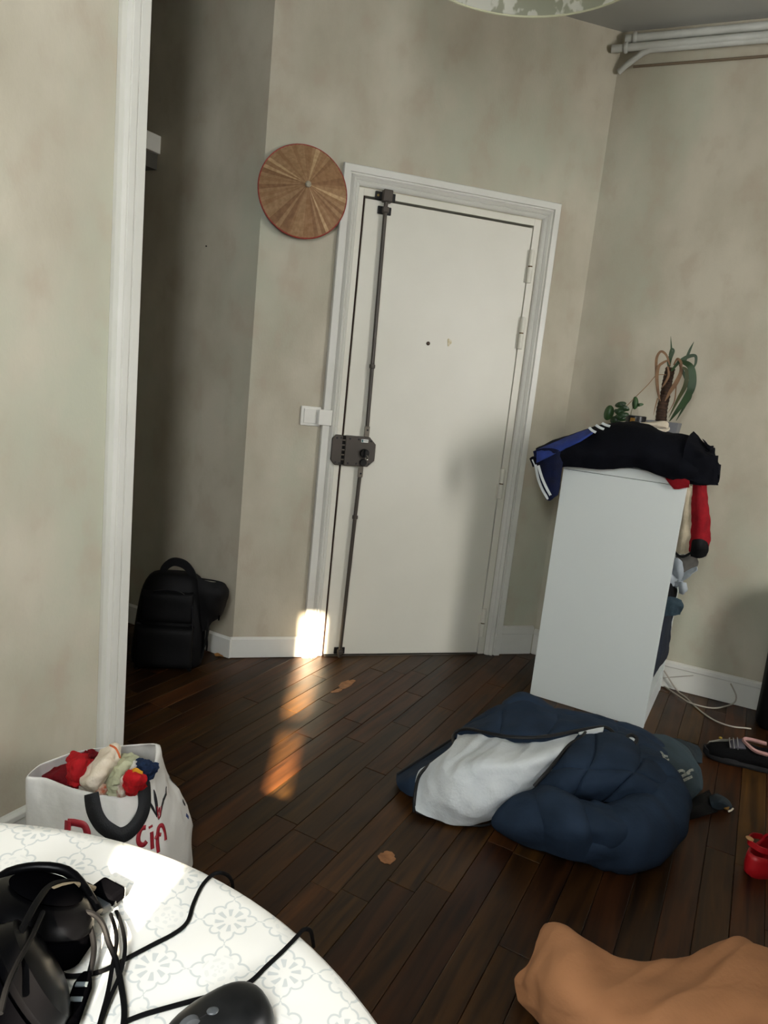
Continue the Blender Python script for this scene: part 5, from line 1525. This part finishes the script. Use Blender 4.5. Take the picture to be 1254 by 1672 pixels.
# flap thrown over at the back
dcl([[(0.2942, -0.8943, 0.0100), (0.4735, -0.7927, 0.0100), (0.6693, -0.6890, 0.0100), (0.7917, -0.7712, 0.0100), (0.9369, -0.8535, 0.0100), (1.0536, -0.9685, 0.0100), (1.0894, -1.1204, 0.0100)],
     [(0.2832, -0.9384, 0.0900), (0.3954, -0.9355, 0.1500), (0.5227, -0.9224, 0.2250), (0.6364, -0.9917, 0.2000), (0.7732, -1.0390, 0.1900), (0.9267, -1.0859, 0.1600), (1.0397, -1.1531, 0.1000)],
     [(0.2663, -0.9789, 0.1150), (0.3426, -1.0483, 0.1850), (0.4671, -1.0475, 0.2250), (0.5668, -1.1273, 0.2300), (0.7067, -1.1544, 0.2200), (0.8362, -1.2113, 0.1900), (0.9567, -1.2603, 0.1200)],
     [(0.2608, -0.9935, 0.1300), (0.3102, -1.1141, 0.1900), (0.3798, -1.1857, 0.2100), (0.4694, -1.2215, 0.2250), (0.6214, -1.1946, 0.2250), (0.7233, -1.2273, 0.2200), (0.8396, -1.2722, 0.1700)]],
    0.022, 80, 36, 0.010, 9, 3, DUV, 'upper_fold', (0.012, 4, 2))
# dark corner poking out on the left
dcl([[(0.0398, -1.0536, 0.0200), (0.1336, -1.0322, 0.0600), (0.2650, -0.9812, 0.1000)],
     [(0.0189, -1.1184, 0.0300), (0.0832, -1.1675, 0.0900), (0.2286, -1.0997, 0.1200)],
     [(0.0272, -1.1372, 0.0150), (0.0502, -1.2008, 0.0300), (0.1129, -1.2348, 0.0700)]], 0.03, 24, 20, 0.006, 12, 5, DUV, 'left_corner')
# body under the lining
dcl([[(0.1029, -1.1382, 0.0100), (0.2895, -1.0389, 0.0500), (0.4898, -1.0446, 0.1000), (0.6730, -1.1288, 0.1600), (0.8819, -1.1541, 0.1400), (1.0265, -1.1566, 0.0500)],
     [(0.0881, -1.2358, 0.0200), (0.2135, -1.2626, 0.0800), (0.3938, -1.2683, 0.1300), (0.5578, -1.3084, 0.1900), (0.7499, -1.3309, 0.1700), (0.9220, -1.3143, 0.0600)],
     [(0.1553, -1.2769, 0.0100), (0.2483, -1.3332, 0.0500), (0.3721, -1.3625, 0.0900), (0.5593, -1.3372, 0.0800), (0.7159, -1.3740, 0.0700), (0.8006, -1.4193, 0.0500)]], 0.05, 40, 24, 0.006, 9, 7, DUV, 'quilt_body')
# white lining turned outwards
dcl([[(0.2706, -0.9936, 0.1250), (0.3201, -1.1117, 0.1750), (0.4099, -1.1757, 0.1900), (0.5327, -1.1945, 0.2050), (0.6573, -1.1863, 0.2100)],
     [(0.1895, -1.1336, 0.1500), (0.2564, -1.2175, 0.1850), (0.3792, -1.2336, 0.2000), (0.5042, -1.2264, 0.2000), (0.6096, -1.2107, 0.2100)],
     [(0.1193, -1.1791, 0.1350), (0.1828, -1.2907, 0.1900), (0.2997, -1.3268, 0.2100), (0.4172, -1.3213, 0.2100), (0.5425, -1.2571, 0.2000)],
     [(0.0786, -1.1587, 0.0850), (0.1355, -1.3067, 0.1500), (0.2497, -1.3458, 0.1700), (0.3664, -1.3402, 0.1750), (0.4772, -1.2947, 0.1700)],
     [(0.0489, -1.2221, 0.0500), (0.1231, -1.3241, 0.0850), (0.2181, -1.3637, 0.0950), (0.3182, -1.3487, 0.1100), (0.4129, -1.3163, 0.1200)],
     [(0.0437, -1.2498, 0.0140), (0.1374, -1.3115, 0.0120), (0.2281, -1.3355, 0.0120), (0.2764, -1.3316, 0.0300), (0.3339, -1.3167, 0.0550)]],
    0.014, 90, 70, 0.020, 10, 9, LIN, 'lining', par=dv, ridge=0.6, grain=(0.75, 0.66, 0))
# puffed right part above the roll
dcl([[(0.5959, -1.2255, 0.2100), (0.6319, -1.2079, 0.2250), (0.7370, -1.2337, 0.2250), (0.8527, -1.2518, 0.1800), (0.9506, -1.2796, 0.1000)],
     [(0.4735, -1.3106, 0.1900), (0.5296, -1.3517, 0.2250), (0.6294, -1.3880, 0.2400), (0.7241, -1.4241, 0.2100), (0.8523, -1.4195, 0.1100)],
     [(0.4019, -1.3547, 0.1650), (0.4477, -1.4206, 0.1900), (0.5435, -1.4478, 0.2000), (0.6308, -1.4869, 0.2100), (0.7957, -1.4935, 0.1000)],
     [(0.3774, -1.3484, 0.1300), (0.4347, -1.4068, 0.1300), (0.5400, -1.4049, 0.1000), (0.5823, -1.4563, 0.1300), (0.7136, -1.5427, 0.1000)]],
    0.03, 90, 56, 0.013, 13, 11, DUV, 'puffed_fold', (0.020, 3, 2), grain=(0.8, 0.6, 0))
# quilted front panel running from the lining into the roll
dcl([[(0.2950, -1.3297, 0.0500), (0.3272, -1.3502, 0.1000), (0.3950, -1.3580, 0.1450), (0.4368, -1.4462, 0.1650), (0.5213, -1.4763, 0.1400), (0.5868, -1.5116, 0.1300)],
     [(0.2620, -1.3377, 0.0250), (0.2931, -1.4006, 0.1050), (0.3537, -1.4578, 0.1650), (0.4050, -1.5288, 0.1800), (0.4691, -1.5704, 0.1700), (0.5556, -1.5803, 0.1500)],
     [(0.2553, -1.3465, 0.0150), (0.2805, -1.4634, 0.0850), (0.3363, -1.5433, 0.1350), (0.3852, -1.6004, 0.1550), (0.4722, -1.6156, 0.1500), (0.5694, -1.5948, 0.1300)],
     [(0.2620, -1.3523, 0.0060), (0.3047, -1.4585, 0.0200), (0.3616, -1.5288, 0.0300), (0.4278, -1.5712, 0.0350), (0.5239, -1.5851, 0.0350), (0.6199, -1.5658, 0.0300)]],
    0.03, 80, 50, 0.009, 12, 21, DUV, 'front_panel', (0.022, 3, 1), grain=(0.5, -0.8, 0.2))
# big roll turning back at the right
path = [(0.4017, -1.4490, 0.0600), (0.4405, -1.4931, 0.0750), (0.4870, -1.5348, 0.0880), (0.5718, -1.5492, 0.0940), (0.6936, -1.4957, 0.0980), (0.7785, -1.4137, 0.1120), (0.7617, -1.3611, 0.1400), (0.6646, -1.3634, 0.1650), (0.5764, -1.3550, 0.1700), (0.5208, -1.3405, 0.1650)]
radii = [0.03, 0.062, 0.084, 0.092, 0.092, 0.086, 0.076, 0.06, 0.04, 0.02]
g = G()
n = 90
P = [cr([Vector(p) for p in path], 9 * i / n) for i in range(n + 1)]
seg = 40
vs, fs = [], []
for i, p in enumerate(P):
    t = (P[min(i + 1, n)] - P[max(i - 1, 0)]).normalized()
    a = Vector((0, 0, 1)) - t * t.z
    a.normalize()
    b2 = t.cross(a)
    u = 9 * i / n
    r = cr1(radii, u)
    pin = abs(math.sin(PI * (u * 0.72 + 0.25)))
    for k in range(seg):
        w = 2 * PI * k / seg
        d = a * math.cos(w) + b2 * math.sin(w)
        rr = r * (0.90 + 0.12 * pin ** 0.35)
        q = p + d * rr
        q = p + d * (rr + wrinkle(q, 11, 0.012, 6, 0.6) + 0.006 * math.sin(w * 3 + u * 2.2))
        q.z = max(q.z, 0.004)
        vs.append(q)
for i in range(n):
    for k in range(seg):
        k2 = (k + 1) % seg
        fs.append((i * seg + k, i * seg + k2, i * seg + seg + k2, i * seg + seg + k))
fs += [tuple(range(seg - 1, -1, -1)), tuple(n * seg + k for k in range(seg))]
g.add(vs, fs)
g.build('front_roll', DUV, dv, angle=80)
def pipng(pts, r=0.0055):
    G().tube(pts, r, 8, sub=8).build('piping', PIP, dv)
pipng([(0.2138, -1.0934, 0.1350), (0.2365, -1.0303, 0.1350), (0.2603, -1.0129, 0.1450), (0.2807, -1.0489, 0.1700), (0.3009, -1.1319, 0.2000), (0.3509, -1.2052, 0.2220), (0.4197, -1.2412, 0.2360), (0.5095, -1.2370, 0.2400), (0.6028, -1.2170, 0.2400), (0.6925, -1.2040, 0.2400), (0.7127, -1.2311, 0.2380), (0.7043, -1.2559, 0.2320)])
pipng([(0.0363, -1.2490, 0.0120), (0.0379, -1.2352, 0.0550), (0.0643, -1.1865, 0.0900), (0.0972, -1.1765, 0.1200), (0.1527, -1.1592, 0.1450), (0.2113, -1.0982, 0.1400)])
pipng([(0.6136, -1.2268, 0.2360), (0.5766, -1.2576, 0.2350), (0.5298, -1.2723, 0.2220), (0.4590, -1.3241, 0.2050), (0.3962, -1.3669, 0.1850), (0.3618, -1.3721, 0.1500)])
pipng([(0.0453, -1.2473, 0.0080), (0.1380, -1.3118, 0.0060), (0.2288, -1.3359, 0.0060), (0.2696, -1.3258, 0.0100)], 0.004)
pipng([(0.0339, -1.0696, 0.0300), (0.1210, -1.0617, 0.0800), (0.2365, -1.0236, 0.1200)], 0.004)
dcl([[(0.5945, -1.2129, 0.2360), (0.6452, -1.2083, 0.2400), (0.6943, -1.2080, 0.2420)], [(0.5849, -1.2364, 0.2360), (0.6303, -1.2358, 0.2400), (0.6794, -1.2278, 0.2400)]], 0.006, 10, 6, 0.002, 20, 4, LIN, 'lining_edge')
G().tube([(0.7257, -1.2951, 0.2350), (0.7395, -1.2738, 0.2400), (0.7651, -1.2640, 0.2400), (0.7780, -1.2746, 0.2320), (0.7513, -1.3007, 0.2260)], 0.006, 8, sub=6).build('eyelet', PIP, dv)
G().ball(Vector((0.7584, -1.2735, 0.2280)), 0.012, 0.010, 0.008).build('eyelet_lining', LIN, dv)

# teal t-shirt lying beside the duvet
TSH = mat('teal_grey_tshirt', '2b3d45', 0.85, '22333a', 10.0, bump=0.15, bscale=160)
ts = root('t_shirt', 'teal grey t-shirt with pale lettering print crumpled at the right of the duvet', 't-shirt', (1.1013, -1.1420, 0.0000))
tr = [[(1.0149, -1.0551, 0.1200), (1.0961, -1.0713, 0.1100), (1.1560, -1.0943, 0.0750), (1.1654, -1.1294, 0.0500)],
      [(0.9143, -1.2166, 0.1500), (1.0112, -1.2026, 0.1250), (1.0828, -1.2140, 0.0850), (1.1331, -1.2005, 0.0500)],
      [(0.8416, -1.3509, 0.1500), (0.9272, -1.3334, 0.1250), (1.0049, -1.3206, 0.0850), (1.0718, -1.2854, 0.0400)],
      [(0.8140, -1.4306, 0.1200), (0.8826, -1.4075, 0.1000), (0.9822, -1.3428, 0.0600), (1.0575, -1.2899, 0.0300)],
      [(0.8431, -1.4269, 0.0600), (0.8822, -1.4038, 0.0500), (0.9495, -1.3549, 0.0300), (1.0180, -1.3051, 0.0150)]]
cloth([[Vector(p) for p in r] for r in tr], 0.02, 30, 34, 0.006, 12, 5).build('shirt_front', TSH, ts)
PRN = mat('cracked_pale_print', 'a7a79a', 0.8, '6a736f', 140.0)
UPN = Vector((-0.3, -0.75, 0.6))
def tprint(pts, w=0.006):
    ribbon([Vector(p) for p in pts], w, UPN, 0.002, 4).build('print_stroke', PRN, ts)
for pts in (((0.8990, -1.2550, 0.1680), (0.8936, -1.2781, 0.1680), (0.9073, -1.2803, 0.1640)), ((0.8891, -1.2776, 0.1680), (0.8811, -1.3039, 0.1680), (0.8965, -1.3003, 0.1650)), ((0.8739, -1.3069, 0.1680), (0.8743, -1.3225, 0.1660), (0.8874, -1.3187, 0.1630))):
    tprint(pts)
for pts in (((0.8879, -1.3526, 0.1480), (0.9219, -1.3350, 0.1440), (0.9397, -1.3326, 0.1370)), ((0.8828, -1.3775, 0.1460), (0.9247, -1.3510, 0.1380), (0.9650, -1.3278, 0.1280)), ((0.8779, -1.3932, 0.1430), (0.9183, -1.3689, 0.1340), (0.9689, -1.3371, 0.1200)), ((0.9333, -1.3466, 0.1370), (0.9785, -1.3144, 0.1280), (1.0073, -1.2969, 0.1180))):
    tprint(pts, 0.008)
tprint(((0.8548, -1.3350, 0.1680), (0.8620, -1.3418, 0.1650), (0.8839, -1.3299, 0.1610)), 0.010)
DT = mat('dark_teal_cotton', '11222a', 0.85, '0c191f', 16.0, bump=0.2, bscale=150)
ht = root('dark_teal_cloth', 'dark teal cloth lying on the floor behind the t-shirt', 'cloth', (1.2689, -0.9857, 0.0000))
cloth([[Vector(p) for p in r] for r in [[(1.1907, -0.9145, 0.0200), (1.2459, -0.9524, 0.0300), (1.2974, -0.9915, 0.0200)], [(1.1247, -1.0150, 0.0500), (1.1823, -1.0521, 0.0600), (1.2691, -1.0434, 0.0300)], [(1.0953, -1.1049, 0.0400), (1.1501, -1.1362, 0.0450), (1.2363, -1.0972, 0.0120)]]], 0.02, 20, 16, 0.006, 16, 6).build('cloth', DT, ht)
bkc = root('black_cloth', 'black cloth on the floor below the t-shirt hem, next to the glove', 'cloth', (1.0451, -1.3066, 0.0000))
cloth([[Vector(p) for p in r] for r in [[(0.9025, -1.3743, 0.0200), (1.0142, -1.3209, 0.0300), (1.1219, -1.2663, 0.0150)], [(0.8815, -1.4054, 0.0250), (0.9723, -1.3790, 0.0350), (1.0925, -1.3213, 0.0150)], [(0.8928, -1.4075, 0.0080), (0.9741, -1.3950, 0.0100), (1.0636, -1.3767, 0.0080)]]], 0.02, 20, 14, 0.005, 20, 7).build('cloth', BLACKF, bkc)
gv = root('glove', 'dark teal glove with yellow tip lying on floor between t-shirt and red clog', 'glove', (1.1116, -1.3326, 0.0000))
cloth([[Vector(p) for p in r] for r in [[(1.0861, -1.3068, 0.0200), (1.1155, -1.3115, 0.0300), (1.1309, -1.3415, 0.0250), (1.1392, -1.3519, 0.0150)], [(1.0490, -1.3533, 0.0300), (1.0647, -1.3715, 0.0450), (1.0939, -1.3805, 0.0350), (1.1229, -1.3715, 0.0200)], [(1.0563, -1.3622, 0.0080), (1.0805, -1.3682, 0.0100), (1.1030, -1.3711, 0.0100), (1.1217, -1.3704, 0.0080)]]], 0.02, 22, 14, 0.004, 22, 8).build('cloth', DT, gv)
G().ball(Vector((1.0970, -1.3748, 0.0220)), 0.010, 0.008, 0.009).build('yellow_tip', mat('mustard_patch', '7c5a20', 0.7), gv, label='mustard yellow tip')
G().tube([(1.1044, -1.3785, 0.0080), (1.1154, -1.3791, 0.0120), (1.1248, -1.3760, 0.0160)], 0.003, 8).build('pale_tag', CREAM, gv, label='pale tag')

# ------------------------------------------------------------------ running shoe
sh_ = root('running_shoe', 'black running shoe with pale grey side and salmon collar lying by the black bag', 'shoe', (1.3966, -1.0892, 0.0000))
a, b2 = Vector((1.3003, -1.0210, 0.0000)), Vector((1.5120, -1.1749, 0.0000))
sd = (b2 - a).normalized()
sn = Vector((-sd.y, sd.x, 0))           # away from the camera
Ls = (b2 - a).length
sc = (a + b2) / 2
def shp(x, y, z):
    return sc + sd * x * Ls / 2 + sn * y + Vector((0, 0, z))
def soleout(n, k, z, grow=0.0):
    out = []
    for i in range(n):
        w = 2 * PI * i / n
        x = math.cos(w)
        wd = 0.043 - 0.008 * math.exp(-((x - 0.15) / 0.3) ** 2) + 0.002 * -x
        y = math.copysign(abs(math.sin(w)) ** 0.7, math.sin(w)) * (wd + grow)
        out.append(shp(x, y, z + 0.014 * max(0, -x - 0.5) ** 2 * 4 * k))
    return out
g = G()
r0, r1, r2 = soleout(40, 1, 0.001, -0.004), soleout(40, 1, 0.012, 0.002), soleout(40, 1, 0.028, -0.002)
g.add(r0 + r1 + r2, [tuple(range(39, -1, -1)), tuple(80 + i for i in range(40))] + [(q * 40 + i, q * 40 + (i + 1) % 40, q * 40 + 40 + (i + 1) % 40, q * 40 + 40 + i) for q in range(2) for i in range(40)])
g.build('sole', mat('dark_foam_sole', '1a1a1b', 0.75, '232324', 20.0, spec=0.2), sh_, bevel=0.002)
g = G()
vs, fs = [], []
secs = [(-0.97, 0.010, 0.034, 0), (-0.8, 0.033, 0.052, 0), (-0.5, 0.038, 0.064, 0), (-0.2, 0.036, 0.078, 0), (0.05, 0.035, 0.092, 0.0), (0.25, 0.034, 0.090, 0.018), (0.5, 0.034, 0.086, 0.022), (0.75, 0.033, 0.092, 0.022), (0.93, 0.022, 0.098, 0.012)]
for x, w_, h_, op in secs:
    for k in range(17):
        t = PI * k / 16
        y = w_ * math.copysign(abs(math.cos(t)) ** 0.6, math.cos(t))
        z = 0.024 + (h_ - 0.024) * math.sin(t) ** 0.75
        if op and 4 < k < 12:
            z = 0.035
        vs.append(shp(x, y, z))
for i in range(len(secs) - 1):
    for k in range(16):
        fs.append((i * 17 + k, i * 17 + k + 1, (i + 1) * 17 + k + 1, (i + 1) * 17 + k))
g.add(vs, fs)
g.build('upper', mat('black_shoe_mesh', '070708', 0.85, '0b0b0c', 40.0, bump=0.4, bscale=400, spec=0.15), sh_, solid=0.003)
ribbon([shp(0.62, -0.035, 0.078), shp(0.3, -0.036, 0.082), shp(0.08, -0.022, 0.094), shp(0.0, 0.0, 0.098), shp(0.1, 0.022, 0.096), shp(0.35, 0.034, 0.092), shp(0.65, 0.034, 0.090)], 0.012, Vector((0.2, -0.6, 0.75)), 0.008, 8).build('collar', mat('salmon_shoe_collar', 'a8807a', 0.8, '94706a', 30.0), sh_, label='salmon pink padded collar')
cloth([[shp(-0.35, -0.03, 0.066), shp(-0.36, 0.0, 0.078), shp(-0.3, 0.03, 0.072)], [shp(-0.18, -0.033, 0.074), shp(-0.2, 0.0, 0.090), shp(-0.12, 0.032, 0.082)], [shp(0.06, -0.034, 0.080), shp(-0.02, 0.0, 0.100), shp(0.06, 0.033, 0.090)]], 0.006, 14, 12, 0.002, 30, 3).build('tongue', mat('grey_shoe_tongue', '4d4a52', 0.8, '3d3b42', 40.0), sh_, label='grey tongue')
for x in (-0.34, -0.24, -0.14):
    G().tube([shp(x, -0.034, 0.070), shp(x - 0.03, 0.0, 0.088 + (x + 0.34) * 0.06), shp(x + 0.02, 0.032, 0.080)], 0.0022, 6, sub=4).build('lace', mat('grey_lace', '6d6a68', 0.8), sh_)
cloth([[shp(-0.9, 0.028, 0.030), shp(-0.5, 0.044, 0.032), shp(-0.1, 0.042, 0.034), shp(0.4, 0.040, 0.034)], [shp(-0.85, 0.022, 0.052), shp(-0.5, 0.037, 0.066), shp(-0.1, 0.035, 0.076), shp(0.4, 0.036, 0.06)]], 0.005, 20, 8, 0.002, 30, 4).build('side_overlay', mat('pale_grey_overlay', '938f84', 0.7, '7f7c73', 40.0), sh_, label='pale grey overlay')
G().ball(shp(-0.55, 0.040, 0.068), 0.008, 0.006, 0.005).build('yellow_tab', mat('yellow_tab', '8d7420', 0.7), sh_, label='yellow tab')

# ------------------------------------------------------------------ red clog at the right edge
REDP2 = mat('red_foam_rubber', 'b3141d', 0.45, 'a1101a', 8.0)
cg = root('clog', 'red foam clog with strap lying on floor at the right edge', 'clog', (0.9940, -1.6656, 0.0000))
cA = Vector((0.9680, -1.6486, 0.0000))
cd = Vector((0.94, 0.20, 0)).normalized()
cn = Vector((-cd.y, cd.x, 0))
def cgp(x, y, z):
    return cA + cd * x + cn * y + Vector((0, 0, z))
g = G()
vs, fs = [], []
# heel bowl of the clog: open shell, heel to the left
prof = [(0.001, 0.90), (0.012, 1.0), (0.035, 1.02), (0.058, 1.0), (0.072, 0.97)]
def clog_outline(w):
    x = -math.cos(w)
    L = 0.125
    wd = 0.044 + 0.008 * x
    return (x * L + L - 0.045), math.copysign(abs(math.sin(w)) ** 0.75, math.sin(w)) * wd
for z, k_ in prof:
    for k in range(48):
        w = 2 * PI * k / 48
        x, y = clog_outline(w)
        zz = z if z < 0.04 else z - 0.012 * math.exp(-((x - 0.03) / 0.05) ** 2)
        vs.append(cgp((x - 0.08) * k_ + 0.08, y * k_, zz))
for i in range(len(prof) - 1):
    for k in range(48):
        k2 = (k + 1) % 48
        fs.append((i * 48 + k, i * 48 + k2, i * 48 + 48 + k2, i * 48 + 48 + k))
fs.append(tuple(range(47, -1, -1)))
g.add(vs, fs)
g.build('clog_shell', REDP2, cg, solid=0.007)
# vamp over the toes
rows = []
for x in (0.07, 0.10, 0.14, 0.18, 0.203):
    h = 0.095 - 0.25 * max(0, x - 0.09)
    ww = 0.05 if x < 0.17 else 0.035
    rows.append([cgp(x, ww, 0.055), cgp(x, ww * 0.7, h * 0.93), cgp(x, 0, h), cgp(x, -ww * 0.7, h * 0.93), cgp(x, -ww, 0.055)])
cloth(rows, 0.007, 24, 20, 0.0, 10, 2).build('clog_vamp', REDP2, cg)
ribbon([cgp(0.075, 0.050, 0.066), cgp(0.02, 0.046, 0.086), cgp(-0.035, 0.025, 0.098), cgp(-0.045, 0.0, 0.1), cgp(-0.035, -0.025, 0.098), cgp(0.02, -0.046, 0.084), cgp(0.075, -0.050, 0.064)], 0.016, lambda p: p - cgp(0.03, 0, 0.09), 0.004, 8).build('heel_strap', REDP2, cg)
G().ball(cgp(-0.038, 0.02, 0.108), 0.010, 0.012, 0.004).build('strap_tab', mat('pale_orange_tab', 'b98a5a', 0.6), cg, label='pale orange tab')

# ------------------------------------------------------------------ peach sheet in the front right corner
PEA = mat('peach_cotton_sheet', 'b37d54', 0.9, 'a8744c', 4.0, bump=0.12, bscale=90)
ps = root('peach_blanket', 'crumpled peach blanket lying on floor in the front right corner', 'blanket', (0.3322, -1.9850, 0.0000))
cloth([[Vector(p) for p in r] for r in [
    [(0.1876, -1.8065, 0.0060), (0.2296, -1.8286, 0.0060), (0.2965, -1.9187, 0.0060), (0.3778, -1.9432, 0.0060), (0.4937, -1.9464, 0.0060), (0.6607, -1.9283, 0.0060), (0.7486, -1.9982, 0.0060), (0.8720, -2.0549, 0.0060)],
    [(0.1653, -1.8298, 0.0750), (0.1842, -1.8615, 0.0950), (0.2678, -1.9425, 0.0750), (0.3492, -1.9633, 0.0750), (0.4521, -1.9748, 0.0900), (0.5754, -1.9865, 0.1300), (0.6550, -2.0594, 0.1200), (0.7876, -2.1033, 0.1000)],
    [(0.1040, -1.8937, 0.0750), (0.1411, -1.9557, 0.1350), (0.2240, -2.0010, 0.1000), (0.3131, -2.0251, 0.1050), (0.4044, -2.0429, 0.1250), (0.5120, -2.0614, 0.1600), (0.5913, -2.1211, 0.1500), (0.7160, -2.1591, 0.1200)],
    [(0.0721, -1.8982, 0.0400), (0.0865, -2.0242, 0.1350), (0.1744, -2.0713, 0.1150), (0.2659, -2.0912, 0.1300), (0.3665, -2.1040, 0.1350), (0.4627, -2.1273, 0.1600), (0.5446, -2.1732, 0.1500), (0.6856, -2.2125, 0.1200)],
    [(0.0651, -1.9091, 0.0200), (0.0761, -2.0430, 0.0900), (0.1449, -2.1168, 0.1100), (0.2348, -2.1418, 0.1300), (0.3278, -2.1583, 0.1350), (0.4232, -2.1794, 0.1500), (0.4962, -2.2334, 0.1500), (0.6316, -2.2702, 0.1200)],
    [(0.0697, -1.9552, 0.0100), (0.0903, -2.0717, 0.0300), (0.1534, -2.1411, 0.0500), (0.2436, -2.1674, 0.0600), (0.3338, -2.1936, 0.0700), (0.4238, -2.2199, 0.0800), (0.5141, -2.2622, 0.0800), (0.6369, -2.2933, 0.0600)]]],
    0.02, 130, 80, 0.026, 9, 4, 0.7, grain=(0.9, 0.35, 0)).build('blanket_cloth', PEA, ps)

# ------------------------------------------------------------------ added chair near the right window, out of frame, shades the front right corner
AC = Vector((1.38, -2.62, 0))
ac = root('added_armchair', 'added dark grey chair, out of view, shading the front right corner', 'added_armchair', AC)
UPH = mat('dark_grey_upholstery', '2c2d30', 0.9, '252629', 20.0, bump=0.2, bscale=200)
ax_ = Vector((0.73, 0.68, 0)).normalized()
ay_ = Vector((-0.68, 0.73, 0)).normalized()
AM = Matrix(((ax_.x, ay_.x, 0, AC.x), (ax_.y, ay_.y, 0, AC.y), (0, 0, 1, 0), (0, 0, 0, 1)))
G().box(-0.30, 0.30, -0.30, 0.24, 0.14, 0.30, AM).build('seat_frame', UPH, ac, bevel=0.02)
G().box(-0.295, 0.295, -0.31, 0.23, 0.302, 0.45, AM).build('seat_cushion', UPH, ac, bevel=0.05)
G().box(-0.40, 0.40, 0.245, 0.38, 0.14, 0.97, AM).build('backrest', UPH, ac, bevel=0.05)
for sx in (-1, 1):
    G().box(sx * 0.355 - 0.05, sx * 0.355 + 0.05, -0.31, 0.24, 0.14, 0.62, AM).build('armrest', UPH, ac, bevel=0.04)
for sx in (-1, 1):
    for sy in (-0.27, 0.33):
        G().tube([AM @ Vector((sx * 0.34, sy, 0.145)), AM @ Vector((sx * 0.35, sy * 1.03, 0.001))], [0.022, 0.015], 10).build('leg', TLEG, ac)
